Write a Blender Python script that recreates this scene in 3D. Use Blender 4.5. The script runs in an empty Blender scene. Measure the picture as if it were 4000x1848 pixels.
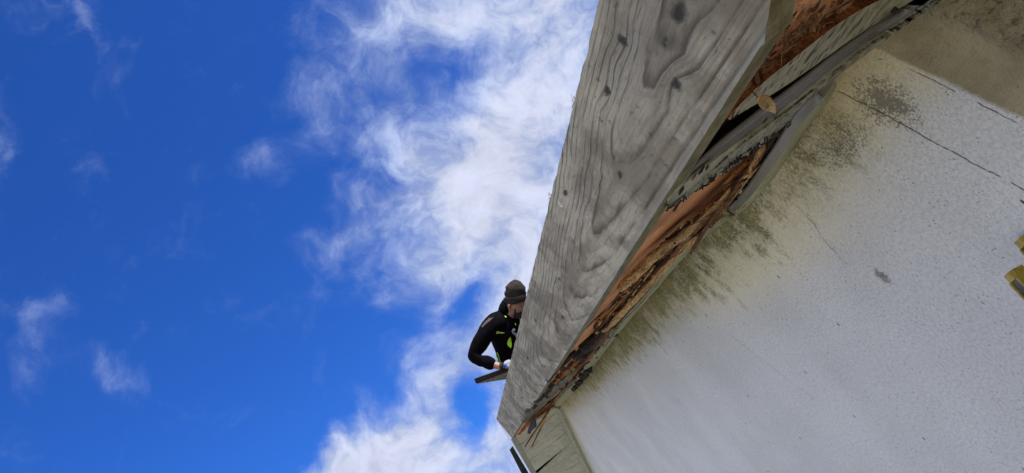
import bpy, bmesh, math, random
from mathutils import Vector, Matrix, noise as mn
random.seed(7)
scene = bpy.context.scene
COL = scene.collection
R = math.radians

# ------------------------------------------------------------------ camera
# world: X runs along the gable wall (away), Y points out of the wall, Z is up
CH = Vector((0.07500959, -0.76606489, -0.63837148))   # camera right
CV = Vector((0.44432162, 0.59878876, -0.666356))      # camera down
CF = Vector((0.8927216, -0.23365916, 0.38529409))     # camera forward
CAM = Vector((0.0, 0.75, 1.75))
FPX = 2850.0
cam_d = bpy.data.cameras.new("camera"); cam = bpy.data.objects.new("camera", cam_d); COL.objects.link(cam)
cam_d.sensor_fit = 'HORIZONTAL'; cam_d.sensor_width = 36.0; cam_d.lens = 36.0 * FPX / 4000.0
cam_d.clip_start = 0.02; cam_d.clip_end = 5000
cam.matrix_world = Matrix(((CH.x, -CV.x, -CF.x, CAM.x), (CH.y, -CV.y, -CF.y, CAM.y), (CH.z, -CV.z, -CF.z, CAM.z), (0, 0, 0, 1)))
scene.camera = cam

# ------------------------------------------------------------------ exposure
vs = scene.view_settings
vs.view_transform = 'Standard'; vs.look = 'None'; vs.gamma = 1; vs.use_curve_mapping = False
vs.exposure = 1.0
scene.render.film_transparent = False

# ------------------------------------------------------------------ node helper
class NT:
    def __init__(s, tree):
        s.t = tree; s.n = tree.nodes; s.l = tree.links
    def new(s, typ, **kw):
        nd = s.n.new(typ)
        for k, v in kw.items(): setattr(nd, k, v)
        return nd
    def put(s, sock, v):
        if v is None: return
        if isinstance(v, bpy.types.NodeSocket): s.l.new(v, sock)
        else:
            if sock.type == 'RGBA' and len(v) == 3: v = (*v, 1)
            sock.default_value = v
    def m(s, op, a, b=None, c=None, clamp=False):
        nd = s.new('ShaderNodeMath', operation=op, use_clamp=clamp)
        s.put(nd.inputs[0], a); s.put(nd.inputs[1], b); s.put(nd.inputs[2], c)
        return nd.outputs[0]
    def add(s, a, b): return s.m('ADD', a, b)
    def sub(s, a, b): return s.m('SUBTRACT', a, b)
    def mul(s, a, b): return s.m('MULTIPLY', a, b)
    def mad(s, a, b, c): return s.m('MULTIPLY_ADD', a, b, c)
    def mr(s, v, a, b, c=0.0, d=1.0, smooth=True):
        nd = s.new('ShaderNodeMapRange'); nd.clamp = True
        if smooth: nd.interpolation_type = 'SMOOTHSTEP'
        s.put(nd.inputs[0], v); s.put(nd.inputs[1], a); s.put(nd.inputs[2], b); s.put(nd.inputs[3], c); s.put(nd.inputs[4], d)
        return nd.outputs[0]
    def dot(s, v, w):
        nd = s.new('ShaderNodeVectorMath', operation='DOT_PRODUCT'); s.put(nd.inputs[0], v); s.put(nd.inputs[1], w)
        return nd.outputs['Value']
    def vmul(s, v, w):
        nd = s.new('ShaderNodeVectorMath', operation='MULTIPLY'); s.put(nd.inputs[0], v); s.put(nd.inputs[1], w)
        return nd.outputs[0]
    def vadd(s, v, w):
        nd = s.new('ShaderNodeVectorMath', operation='ADD'); s.put(nd.inputs[0], v); s.put(nd.inputs[1], w)
        return nd.outputs[0]
    def sep(s, v):
        nd = s.new('ShaderNodeSeparateXYZ'); s.put(nd.inputs[0], v); return nd.outputs
    def comb(s, x, y, z=0.0):
        nd = s.new('ShaderNodeCombineXYZ'); s.put(nd.inputs[0], x); s.put(nd.inputs[1], y); s.put(nd.inputs[2], z); return nd.outputs[0]
    def noise(s, v, scale, detail=4, rough=.55, dist=0.0):
        nd = s.new('ShaderNodeTexNoise'); s.put(nd.inputs['Vector'], v)
        nd.inputs['Scale'].default_value = scale; nd.inputs['Detail'].default_value = detail
        nd.inputs['Roughness'].default_value = rough; nd.inputs['Distortion'].default_value = dist
        return nd.outputs['Fac']
    def vor(s, v, scale, feat='F1'):
        nd = s.new('ShaderNodeTexVoronoi', feature=feat); s.put(nd.inputs['Vector'], v); nd.inputs['Scale'].default_value = scale
        return nd
    def mix(s, f, a, b, mode='MIX'):
        nd = s.new('ShaderNodeMix', data_type='RGBA', blend_type=mode)
        s.put(nd.inputs[0], f); s.put(nd.inputs[6], a); s.put(nd.inputs[7], b)
        return nd.outputs[2]
    def blob(s, v, loc, rad, rot=0.0):
        """soft elliptical spot, 1 in its centre and 0 at its rim; v is 2-D"""
        mp = s.new('ShaderNodeMapping', vector_type='TEXTURE'); s.put(mp.inputs[0], v)
        mp.inputs[1].default_value = (loc[0], loc[1], 0); mp.inputs[2].default_value = (0, 0, rot)
        mp.inputs[3].default_value = (rad[0], rad[1], 1)
        g = s.new('ShaderNodeTexGradient', gradient_type='SPHERICAL'); s.l.new(mp.outputs[0], g.inputs[0])
        return g.outputs['Fac']

def material(name, rough=.8, spec=.3):
    mt = bpy.data.materials.new(name); mt.use_nodes = True
    nt = NT(mt.node_tree); b = nt.n['Principled BSDF']
    b.inputs['Roughness'].default_value = rough; b.inputs['Specular IOR Level'].default_value = spec
    nt.b = b; nt.pos = nt.new('ShaderNodeTexCoord').outputs['Object']
    return mt, nt
def finish(nt, col, h=None, dist=.001, strength=1.0):
    nt.put(nt.b.inputs['Base Color'], col)
    if h is not None:
        bp = nt.new('ShaderNodeBump'); nt.put(bp.inputs['Height'], h)
        bp.inputs['Distance'].default_value = dist; bp.inputs['Strength'].default_value = strength
        nt.l.new(bp.outputs[0], nt.b.inputs['Normal'])

# ------------------------------------------------------------------ sky: Nishita air with cloud banks mixed in by direction
SUN = Vector((-0.42, -0.70, 0.80)).normalized()
world = bpy.data.worlds.new("World"); scene.world = world; world.use_nodes = True
w = NT(world.node_tree)
bg = w.n['Background']; bg.inputs['Strength'].default_value = 0.1
sky = w.new('ShaderNodeTexSky', sky_type='NISHITA', sun_disc=False)
sky.sun_elevation = math.asin(SUN.z); sky.sun_rotation = math.atan2(SUN.x, SUN.y)
sky.altitude = 200; sky.air_density = 1.0; sky.dust_density = 0.35; sky.ozone_density = 2.5
air = sky.outputs[0]
sg = w.new('ShaderNodeSeparateColor'); w.put(sg.inputs[0], air)
cg = w.new('ShaderNodeCombineColor')
w.put(cg.inputs[0], w.mul(sg.outputs[0], .13)); w.put(cg.inputs[1], w.mul(sg.outputs[1], .375)); w.put(cg.inputs[2], w.mul(sg.outputs[2], .90))
air = cg.outputs[0]
D = w.new('ShaderNodeTexCoord').outputs['Generated']
# gnomonic chart of the sky centred on one fixed compass direction (units: thousandths of the chart)
dz = w.m('MAXIMUM', w.dot(D, tuple(CF)), 0.05)
gx = w.m('DIVIDE', w.dot(D, tuple(CH)), dz); gy = w.m('DIVIDE', w.dot(D, tuple(CV)), dz)
G = w.comb(w.mad(gx, 2.85, 2.0), w.mad(gy, 2.85, .924))
warp = w.new('ShaderNodeTexNoise'); w.put(warp.inputs['Vector'], G); warp.inputs['Scale'].default_value = 2.2; warp.inputs['Detail'].default_value = 6
wv = w.vmul(w.vadd(warp.outputs['Color'], (-.5, -.5, -.5)), (.26, .26, 0))
warp2 = w.new('ShaderNodeTexNoise'); w.put(warp2.inputs['Vector'], G); warp2.inputs['Scale'].default_value = 9; warp2.inputs['Detail'].default_value = 4
wv2 = w.vmul(w.vadd(warp2.outputs['Color'], (-.5, -.5, -.5)), (.13, .13, 0))
GW = w.vadd(w.vadd(G, wv), wv2)
BL = [  # x, y, rx, ry, rotation, weight
 (2.05,-.05,.65,.26,8,1.5),(2.20,.45,.30,.75,6,1.7),(1.98,.55,.22,.42,12,1.1),(1.45,.12,.30,.16,15,.55),(1.70,.06,.30,.14,0,.8),
 (1.84,.60,.26,.17,-20,1.0),(1.63,.58,.13,.10,50,.85),(1.54,.74,.27,.06,-14,.75),(1.72,.72,.20,.16,-20,.6),(1.90,.88,.24,.26,20,1.1),
 (1.72,1.05,.24,.13,-38,1.15),(2.05,.95,.16,.30,10,.9),
 (1.26,.36,.17,.15,20,.45),(1.07,.62,.19,.08,-20,.42),(1.36,.90,.28,.08,-18,.50),(1.50,.48,.20,.10,-40,.35),
 (2.02,1.15,.16,.18,-30,.8),(1.90,1.32,.26,.14,-50,1.0),(1.74,1.48,.28,.13,-50,1.2),(1.52,1.76,.30,.17,-25,2.6),(1.42,1.90,.26,.14,-10,2.8),
 (1.82,1.84,.34,.24,0,1.7),(1.97,1.60,.12,.34,0,1.1),(1.45,1.57,.12,.08,0,.5),(1.64,1.37,.05,.06,0,.55),(1.70,1.27,.06,.11,0,.5),
 (1.72,.45,.62,.62,0,.50),(1.72,.30,.42,.34,0,.45),(1.62,.92,.42,.36,-20,.55),(1.80,.75,.20,.40,10,.5),(1.95,1.45,.30,.35,-30,.4),(.34,.12,.22,.05,60,.5),(.08,.04,.30,.10,0,.4),(0,.55,.10,.18,0,.55),(.18,1.25,.14,.11,-20,.40),(.11,1.43,.09,.14,0,.36),
 (.36,1.42,.26,.08,20,.5),(.46,1.52,.10,.07,-20,.36),(.02,1.20,.14,.08,0,.45),(.50,.20,.07,.08,0,.25),(.33,.64,.06,.08,0,.15)]
NB = [(1.83,1.61,.09,.17,0,1.3),(1.76,.30,.15,.13,-30,.6),(1.64,.68,.05,.06,0,.5),(1.80,1.20,.14,.05,-30,.25),(2.10,.80,.05,.16,10,.4)]
tot = None
for x, y, rx, ry, rot, wt in BL:
    v = w.mul(w.blob(GW, (x, y), (rx*1.25, ry*1.25), R(rot)), wt)
    tot = v if tot is None else w.add(tot, v)
for x, y, rx, ry, rot, wt in NB:
    tot = w.sub(tot, w.mul(w.blob(GW, (x, y), (rx*1.2, ry*1.2), R(rot)), wt))
fb = w.noise(w.vadd(G, w.vmul(wv, (1.6, 1.6, 0))), 4.6, 11, .64)
fb2 = w.noise(G, 1.7, 6, .6)
inside = w.mr(w.dot(D, tuple(CF)), .70, .80)
streak = w.noise(w.vmul(D, (1.5, 1.5, 3.2)), 2.6, 8, .6, .6)
away = w.mr(streak, .40, .58, 0, 1.8)
dens = w.mul(w.add(tot, w.mad(fb, 1.2, -.62)), w.mr(fb, .28, .66, .60, 1.18))
dens = w.add(w.mul(inside, dens), w.mul(w.sub(1.0, inside), away))
thin = w.mr(dens, .0, 1.75, 0, .94)
thick = w.mr(dens, 1.1, 2.6)
lum = w.mr(fb, .3, .7, .82, 1.10)
cc = w.mix(w.mul(thick, inside), (2.35, 2.85, 4.3), (3.5, 3.7, 4.5)); cc = w.mix(inside, (7.3, 7.8, 8.9), cc)  # unseen clouds outside the view, made brighter to light the shaded wall
cloudc = w.mix(1.0, cc, w.comb(lum, lum, lum), 'MULTIPLY')
below = w.mr(w.sep(D)[2], -.02, .02)
w.put(bg.inputs[0], w.mix(w.mul(thin, below), air, cloudc))
world.cycles.sampling_method = 'MANUAL'; world.cycles.sample_map_resolution = 512

sun_d = bpy.data.lights.new("sun", 'SUN'); sun_d.energy = 4.5; sun_d.angle = R(.5); sun_d.color = (1, .95, .87)
sun = bpy.data.objects.new("sun", sun_d); COL.objects.link(sun); sun.rotation_euler = SUN.to_track_quat('Z', 'Y').to_euler(); sun.location = SUN * 50

# ------------------------------------------------------------------ geometry helpers
def ray(px, py):
    r = (px-2000)*CH + (py-924)*CV + FPX*CF
    return r / FPX
def P(px, py, Y=0.0):
    r = ray(px, py); return CAM + r * ((Y-CAM.y)/r.y)
def PD(px, py, d):
    return CAM + ray(px, py) * d
XA = 5.2
def soff(x, y):           # underside of the eaves, both sides of the apex
    if x <= XA: return 1.850 + .172*x + (y/.4)*(.007 + .0055*x)
    a = 2.7444 - .327*(x-XA); b = 2.780 - .215*(x-XA)
    return a + (b-a)*(y/.4)
def S(px, py, dz=0.0, yc=.004):
    r = ray(px, py); c = 0.0
    if dz > 0: dz *= .4
    for _ in range(12):
        den = r.z - .172*r.x
        s = (.100 + dz + c)/den if den > .005 else 12.0
        p = CAM + r*s
        if p.x > XA + .6 or s >= 12: break
        c = (p.y/.4)*(.007 + .0055*p.x)
    if p.y < yc: p = CAM + r*((yc-CAM.y)/r.y)
    return p
def wloc(o):
    v = Vector((0, 0, 0))
    while o: v += o.location; o = o.parent
    return v
def mesh_obj(name, verts, faces, mat, parent=None, smooth=False, origin=None):
    me = bpy.data.meshes.new(name)
    o = bpy.data.objects.new(name, me); COL.objects.link(o)
    off = Vector(origin) if origin is not None else Vector((0, 0, 0))
    me.from_pydata([tuple(Vector(v)-off) for v in verts], [], faces); me.update()
    o.location = off
    bm = bmesh.new(); bm.from_mesh(me); bmesh.ops.recalc_face_normals(bm, faces=bm.faces); bm.to_mesh(me); bm.free()
    if mat: me.materials.append(mat)
    for p in me.polygons: p.use_smooth = smooth
    if parent:
        o.parent = parent; o.location = off - wloc(parent)
    return o
class MB:
    def __init__(s): s.v = []; s.f = []
    def add(s, v, f):
        k = len(s.v); s.v += [Vector(q) for q in v]; s.f += [tuple(i+k for i in q) for q in f]
    def box8(s, c):   # 4 bottom, 4 top
        s.add(c, [(0,1,2,3),(4,5,6,7),(0,1,5,4),(1,2,6,5),(2,3,7,6),(3,0,4,7)])
    def box(s, a, b):
        x0,y0,z0 = a; x1,y1,z1 = b
        s.box8([(x0,y0,z0),(x1,y0,z0),(x1,y1,z0),(x0,y1,z0),(x0,y0,z1),(x1,y0,z1),(x1,y1,z1),(x0,y1,z1)])
    def tube(s, pts, rads, n=6, jit=0.0, cap=True, flat=1.0, seed=0):
        rnd = random.Random(seed); pts = [Vector(p) for p in pts]; k0 = len(s.v)
        ph = [rnd.uniform(1-jit, 1+jit) for _ in range(n)]
        for i, p in enumerate(pts):
            t = (pts[min(i+1, len(pts)-1)] - pts[max(i-1, 0)]).normalized()
            a = t.cross(Vector((.13, .21, .97))).normalized(); b = t.cross(a)
            for j in range(n):
                an = 2*math.pi*j/n
                rr = rads[i] * ph[j] * rnd.uniform(1-jit*.6, 1+jit*.6)
                s.v.append(p + a*math.cos(an)*rr + b*math.sin(an)*rr*flat)
        for i in range(len(pts)-1):
            for j in range(n):
                s.f.append((k0+i*n+j, k0+i*n+(j+1) % n, k0+(i+1)*n+(j+1) % n, k0+(i+1)*n+j))
        if cap:
            s.f.append(tuple(k0+j for j in range(n))); s.f.append(tuple(k0+(len(pts)-1)*n+j for j in range(n)))
    def build(s, name, mat, parent=None, smooth=False, origin=None):
        return mesh_obj(name, s.v, s.f, mat, parent, smooth, origin)
def tag(o, label=None, cat=None, group=None, kind=None):
    if label: o['label'] = label
    if cat: o['category'] = cat
    if group: o['group'] = group
    if kind: o['kind'] = kind
    return o
def empty(name, loc):
    o = bpy.data.objects.new(name, None); COL.objects.link(o); o.location = loc; o.empty_display_size = .1
    return o
def resample(pl, n):
    pl = [Vector((*p, 0)) for p in pl]; L = [0]
    for a, b in zip(pl, pl[1:]): L.append(L[-1] + (b-a).length)
    out = []
    for i in range(n):
        d = L[-1]*i/(n-1); k = 0
        while k < len(pl)-2 and L[k+1] < d: k += 1
        out.append(pl[k].lerp(pl[k+1], (d-L[k])/max(1e-6, L[k+1]-L[k])))
    return out
def smooth(pl, k=6):
    n = len(pl); out = []
    for i in range(n):
        h = min(k, i, n-1-i); seg = pl[i-h:i+h+1]; out.append(sum(seg, Vector())/len(seg))
    return out
def nz(*a, s=0): return mn.noise(Vector((a[0]+s*17.3, a[1] if len(a) > 1 else 0, a[2] if len(a) > 2 else 0)))
def strip(name, Lp, Rp, dzL, dzR, th, mat, parent, jag=0.0, rough=0.0, n=60, m=6, seed=0, curve=0.0, frag=0.0, jl=None, jr=None, side=None, yc=None):
    yc = yc if yc is not None else {'gap_shade_strip': -.05, 'rotten_batten': -.03, 'flaked_board': .003, 'eave_trim': .012}.get(name, .004)
    """a length of board or trim whose lower face runs between two sight-lined edges in the soffit"""
    Lp = smooth(resample(Lp, n), n//9); Rp = smooth(resample(Rp, n), n//9); V = []; F = []
    jl = jag if jl is None else jl; jr = jag if jr is None else jr
    for i in range(n):
        a = S(Lp[i].x, Lp[i].y, dzL, yc); b = S(Rp[i].x, Rp[i].y, dzR, yc); wd = (b-a)
        t = i*.35
        ja = jl*(abs(nz(t, 3.1, s=seed))*1.4 + .6*abs(nz(t*3.3, 5.1, s=seed))); jb = jr*(abs(nz(t, 8.7, s=seed))*1.4 + .6*abs(nz(t*3.3, 9.9, s=seed)))
        a2 = a + wd.normalized()*ja; b2 = b - wd.normalized()*jb
        for j in range(m):
            q = j/(m-1); p = a2.lerp(b2, q)
            p.z += curve*math.sin(q*math.pi) + rough*.6*nz(p.x*11, q*7, s=seed)
            V.append(p)
    K = n*m
    for i in range(n):
        for j in range(m):
            V.append(V[i*m+j] + Vector((0, 0, th)))
    for i in range(n-1):
        for j in range(m-1):
            F.append((i*m+j, i*m+j+1, (i+1)*m+j+1, (i+1)*m+j)); F.append((K+i*m+j, K+i*m+j+1, K+(i+1)*m+j+1, K+(i+1)*m+j))
        F.append((i*m, (i+1)*m, K+(i+1)*m, K+i*m)); F.append((i*m+m-1, (i+1)*m+m-1, K+(i+1)*m+m-1, K+i*m+m-1))
    for e in (0, n-1):
        for j in range(m-1): F.append((e*m+j, e*m+j+1, K+e*m+j+1, K+e*m+j))
    o = mesh_obj(name, V, F, mat, parent, smooth=False)
    if side:
        o.data.materials.append(side)
        for k, pg in enumerate(o.data.polygons):
            if max(pg.vertices) >= K and min(pg.vertices) < K: pg.material_index = 1
    return o

# ------------------------------------------------------------------ materials
def mat_wall():
    mt, t = material("rendered_wall", .9, .2)
    x, y, z = t.sep(t.pos)[:3]
    top = t.m('MINIMUM', t.mad(x, .172, 1.850), t.mad(x, -.327, 2.7444+.327*5.2))
    d = t.sub(top, z)                                        # distance below the eave
    big = t.noise(t.pos, 3.0, 5, .6); mid = t.noise(t.pos, 14, 6, .65); fine = t.noise(t.pos, 160, 4, .7)
    stuc = t.noise(t.pos, 330, 3, .6)
    base = t.mix(t.mr(big, .35, .7), (.62, .625, .63), (.71, .715, .72))
    base = t.mix(t.mul(t.mr(fine, .40, .62), .36), base, (.34, .34, .31))
    # warm ochre bloom close under the eave
    och = t.mul(t.mr(t.add(d, t.mul(mid, -.05)), .0, .11, 1, 0), t.mr(big, .3, .6, .55, 1))
    base = t.mix(t.mul(och, .75), base, (.60, .50, .24))
    # algae running down
    sv = t.vmul(t.pos, (1, 1, .13)); stk = t.add(t.mul(t.noise(t.vmul(t.pos, (1, 1, .25)), 26, 6, .7), .4), t.mul(t.noise(t.pos, 20, 6, .7), .6)); stk2 = t.noise(sv, 130, 4, .7)
    xr = t.mr(x, .82, 1.15); far = t.mr(x, 3.2, 5.6, 1, .45)
    reach = t.add(t.mul(t.mr(stk, .38, .66), .15), t.mul(t.mr(big, .3, .7), .08))
    alg = t.m('DIVIDE', t.sub(reach, t.mul(d, .85)), .16, clamp=True)
    patch = t.mr(t.add(t.mul(mid, .62), t.mul(t.noise(t.vmul(t.pos, (1, 1, .6)), 85, 6, .8), .45)), .38, .60)
    alg = t.mul(t.mul(t.mul(alg, patch), t.mul(t.add(xr, .15), far)), t.mr(fine, .36, .56, .30, 1))
    haze_ = t.mul(t.mul(t.mr(t.add(d, t.mul(t.sub(mid, .5), -.16)), .0, .17, 1, 0), t.mul(xr, far)), t.mr(t.noise(t.pos, 120, 6, .8), .36, .60, .25, 1)); alg = t.m('MINIMUM', t.add(t.mul(alg, 1.2), t.mul(haze_, .60)), .92); wash = t.mul(t.mul(t.mr(d, .0, .20, 1, 0), xr), t.mr(big, .3, .6, .4, 1)); base = t.mix(t.mul(wash, .32), base, (.40, .385, .24)); warm_glow = t.blob(t.comb(x, t.sub(z, t.mul(x, .172))), (1.50, 1.79), (.75, .20)); base = t.mix(t.mr(warm_glow, 0, .75, 0, .9), base, (.80, .74, .55))  # also warm light under the eave, painted into the wall as pale yellow
    base = t.mix(alg, base, t.mix(t.mr(mid, .4, .6), (.070, .078, .026), (.185, .175, .065)))
    # grime specks
    v1 = t.vor(t.vadd(t.pos, t.vmul(t.new('ShaderNodeTexNoise').outputs['Color'], (0, 0, 0))), 105); s1 = t.mr(v1.outputs['Distance'], .10, .20, 1, 0)
    s1 = t.mul(s1, t.mr(t.noise(t.pos, 22, 4, .7), .42, .60))
    v2 = t.vor(t.pos, 210); s2 = t.mul(t.mr(v2.outputs['Distance'], .12, .24, 1, 0), t.mr(t.noise(t.pos, 9, 5, .7), .34, .58))
    v3 = t.vor(t.vmul(t.pos, (1, 1, .5)), 17); s3 = t.mr(v3.outputs['Distance'], .025, .055, 1, 0)
    base = t.mix(t.mul(s1, .72), base, (.055, .055, .035)); base = t.mix(t.mul(s2, .5), base, (.10, .10, .075)); base = t.mix(t.mul(s3, .9), base, (.015, .014, .012))
    # worn, dirty patches
    XZ = t.comb(x, z)
    dirt = t.add(t.blob(XZ, (.865, 1.935), (.075, .055), R(75)), t.blob(XZ, (1.215, 1.783), (.020, .026), 0))
    dirt = t.add(dirt, t.mul(t.blob(XZ, (1.0, 1.96), (.12, .06), R(10)), .7))
    dn = t.noise(t.pos, 230, 5, .8)
    base = t.mix(t.mul(t.mul(t.mr(t.add(t.mul(dirt, .15), t.mul(t.add(t.mul(dn, .6), t.mul(t.noise(t.pos, 45, 6, .75), .4)), 1.0)), .55, .60), t.mr(dirt, .02, .35)), .72), base, (.085, .078, .048))
    # cracks
    wob = t.mul(t.sub(t.noise(t.pos, 16, 6, .7), .5), .035)
    def crack(cx, slope, wd, z0, z1, k=1.0):
        e = t.m('ABSOLUTE', t.add(t.sub(x, t.mad(z, slope, cx-slope*1.9)), t.mul(wob, k)))
        c = t.mr(e, 0, wd*.75, 1, 0)
        c = t.mul(c, t.mul(t.mr(z, z0-.02, z0+.02), t.mr(z, z1-.02, z1+.02, 1, 0)))
        return t.mul(c, t.mr(t.noise(t.pos, 30, 4, .7), .40, .52))
    ck = t.add(crack(.882, .19, .0020, 1.65, 2.0, .6), t.add(crack(1.24, -.4, .0011, 1.85, 1.97), crack(.785, .17, .0016, 1.80, 1.92, .5)))
    ck = t.add(ck, crack(1.9, .3, .0012, 1.70, 1.95))
    base = t.mix(t.m('MINIMUM', ck, .5), base, (.045, .042, .03))
    # unpainted strip at the near end
    edge = t.add(t.add(x, t.mul(wob, .4)), t.mul(z, -.19))
    raw = t.mr(t.add(edge, t.mul(t.sub(mid, .5), .012)), .411, .420, 1, 0)
    raw2 = t.mr(t.add(x, t.add(t.mul(wob, .8), t.mul(z, -.19))), .315, .345, 1, 0)
    rawc = t.mix(t.mr(mid, .35, .65), (.26, .225, .14), (.36, .32, .21))
    rawc = t.mix(t.mul(s1, .5), rawc, (.05, .045, .03)); rawc = t.mix(t.mul(alg, .5), rawc, (.10, .10, .03))
    lump = t.noise(t.pos, 62, 5, .6, .5)
    rawc = t.mix(t.mul(raw2, t.mr(lump, .32, .48, .75, 0)), rawc, (.06, .05, .03))
    base = t.mix(raw, base, rawc)
    h = t.add(t.mul(stuc, .9), t.mul(t.noise(t.pos, 110, 5, .6), 1.1))
    h = t.add(h, t.mul(t.mul(raw2, lump), 7.0)); h = t.sub(h, t.mul(ck, 2.0)); h = t.sub(h, t.mul(raw, 1.0))
    finish(t, base, h, .0034, 1.0)
    return mt

def mat_board():
    mt, t = material("weathered_board", .82, .25)
    x, y, z = t.sep(t.pos)[:3]
    v = t.sub(z, t.mad(x, .1775, 1.857)); X = t.comb(x, v, y); XV = t.comb(x, v)
    wl = t.sub(t.noise(t.vmul(X, (2.6, 9, 1)), 1.6, 3, .5), .5)
    wf = t.sub(t.noise(t.vmul(X, (7, 30, 1)), 1.5, 3, .5), .5)
    vc = t.mad(t.mr(x, .5, 1.3), -.030, .078)
    dv = t.sub(v, vc)
    kd = t.mr(dv, -.005, .005, .56, .95)
    a = t.mul(dv, kd); a = t.add(a, t.mul(wl, .012))
    dd = t.mad(x, .038, .004)
    r = t.m('SQRT', t.add(t.mul(a, a), t.mul(dd, dd)))
    r = t.add(r, t.add(t.mul(wl, .010), t.mul(wf, .0026)))
    XV = t.comb(x, v)
    # growth rings squeeze round the knots
    kn = None; wk = t.sub(t.noise(X, 45, 4, .7), .5); wk2 = t.sub(t.noise(t.vadd(X, (3, 3, 0)), 60, 4, .7), .5)
    KN = [(.457,.074,.017,.010,1),(.539,.048,.014,.008,1),(.540,.118,.011,.008,1),(.629,.117,.013,.006,1),(.937,.133,.018,.006,1),(.761,.062,.012,.005,.9),
          (.500,.075,.009,.005,.7),(1.5,.05,.022,.007,.8),(2.25,.10,.04,.007,.8),(1.30,.092,.02,.006,.7),(3.1,.06,.05,.008,.7),(1.75,.115,.03,.007,.6)]
    for kx, kv, ra, rb, wt in KN:
        b_ = t.blob(t.vadd(XV, t.comb(t.mul(wk, .030), t.mul(wk2, .014))), (kx, kv), (ra, rb*1.15)); r = t.add(r, t.mul(t.blob(XV, (kx, kv), (ra*3.2, rb*3)), .0045*wt))
        b_ = t.mul(b_, wt); kn = b_ if kn is None else t.m('MAXIMUM', kn, b_)
    ph = t.m('FRACT', t.mul(r, 150))
    line = t.mul(t.mr(ph, .62, .93), t.mr(ph, .94, 1.0, 1, 0)); ph2 = t.m('FRACT', t.mul(t.add(r, t.mul(wf, .0015)), 470)); line = t.m('MAXIMUM', line, t.mul(t.mr(ph2, .5, .95), .28))
    big = t.noise(t.vmul(X, (1.2, 8, 1)), 3, 5, .6)
    line = t.mul(line, t.mr(t.noise(t.vmul(X, (3, 18, 1)), 2.3, 4, .6), .36, .60, .12, 1))
    fib = t.noise(t.vmul(X, (28, 520, 1)), 1, 5, .6)
    spk = t.noise(X, 620, 3, .7)
    base = t.mix(t.mr(big, .34, .64), (.215, .185, .130), (.415, .370, .278))
    mot = t.noise(X, 9, 6, .65)
    base = t.mix(t.mul(t.mr(mot, .45, .60), .66), base, (.145, .115, .075)); cen = t.blob(XV, (.50, .085), (.24, .055)); base = t.mix(t.mul(cen, .55), base, (.18, .165, .145)); cr = t.noise(t.vmul(X, (5, 260, 1)), 1.3, 3, .5); crk = t.mul(t.mr(cr, .665, .70), t.mr(t.noise(X, 12, 3, .6), .45, .55)); base = t.mix(t.mul(crk, .8), base, (.04, .034, .025))
    base = t.mix(t.mul(t.mr(fib, .40, .68), .38), base, (.135, .125, .10))
    base = t.mix(t.mul(t.mr(spk, .50, .70), .40), base, (.10, .09, .07))
    base = t.mix(t.mul(line, .86), base, (.062, .050, .032))
    # water stains running down the far half
    st = t.noise(t.vadd(t.vmul(t.pos, (5.2, 1, 1.1)), (0, 0, 0)), 2.7, 6, .62, .3)
    stf = t.mr(x, 1.3, 2.4)
    base = t.mix(t.mul(t.mul(t.mr(st, .52, .68), stf), .62), base, (.105, .082, .05))
    st2 = t.noise(t.vmul(t.pos, (16, 1, 4.0)), 2.1, 5, .7)
    base = t.mix(t.mul(t.mul(t.mr(st2, .60, .70), t.mr(x, 1.0, 2.0)), .60), base, (.06, .052, .04))
    base = t.mix(t.mul(t.mr(t.noise(X, 46, 3, .6), .64, .72), .6), base, (.06, .055, .045))
    base = t.mix(t.mul(t.mr(v, .012, .0, 0, 1), .3), base, (.36, .38, .35)); base = t.mix(t.mul(t.mr(t.noise(t.vmul(X, (60, 160, 1)), 1.6, 4, .7), .60, .70), .7), base, (.06, .052, .04))
    base = t.mix(t.mul(t.mr(kn, .08, .62), .95), base, (.026, .021, .016))
    ring = t.mul(t.mr(kn, .35, .5), t.mr(kn, .5, .75, 1, 0))
    base = t.mix(t.mul(ring, .12), base, (.17, .19, .15))
    # sides and underside: darker olive
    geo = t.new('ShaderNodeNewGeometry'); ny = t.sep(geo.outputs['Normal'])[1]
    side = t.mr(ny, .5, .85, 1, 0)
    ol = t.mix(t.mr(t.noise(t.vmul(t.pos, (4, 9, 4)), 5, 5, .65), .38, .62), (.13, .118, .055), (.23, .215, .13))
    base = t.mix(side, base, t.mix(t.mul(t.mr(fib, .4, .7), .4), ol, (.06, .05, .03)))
    h = t.add(t.mul(fib, .5), t.add(t.mul(line, -1.1), t.mul(spk, .4))); h = t.sub(h, t.mul(kn, 1.5)); h = t.add(h, t.mul(t.noise(X, 90, 5, .7), .8))
    finish(t, base, h, .0011, 1.0)
    return mt

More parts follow.
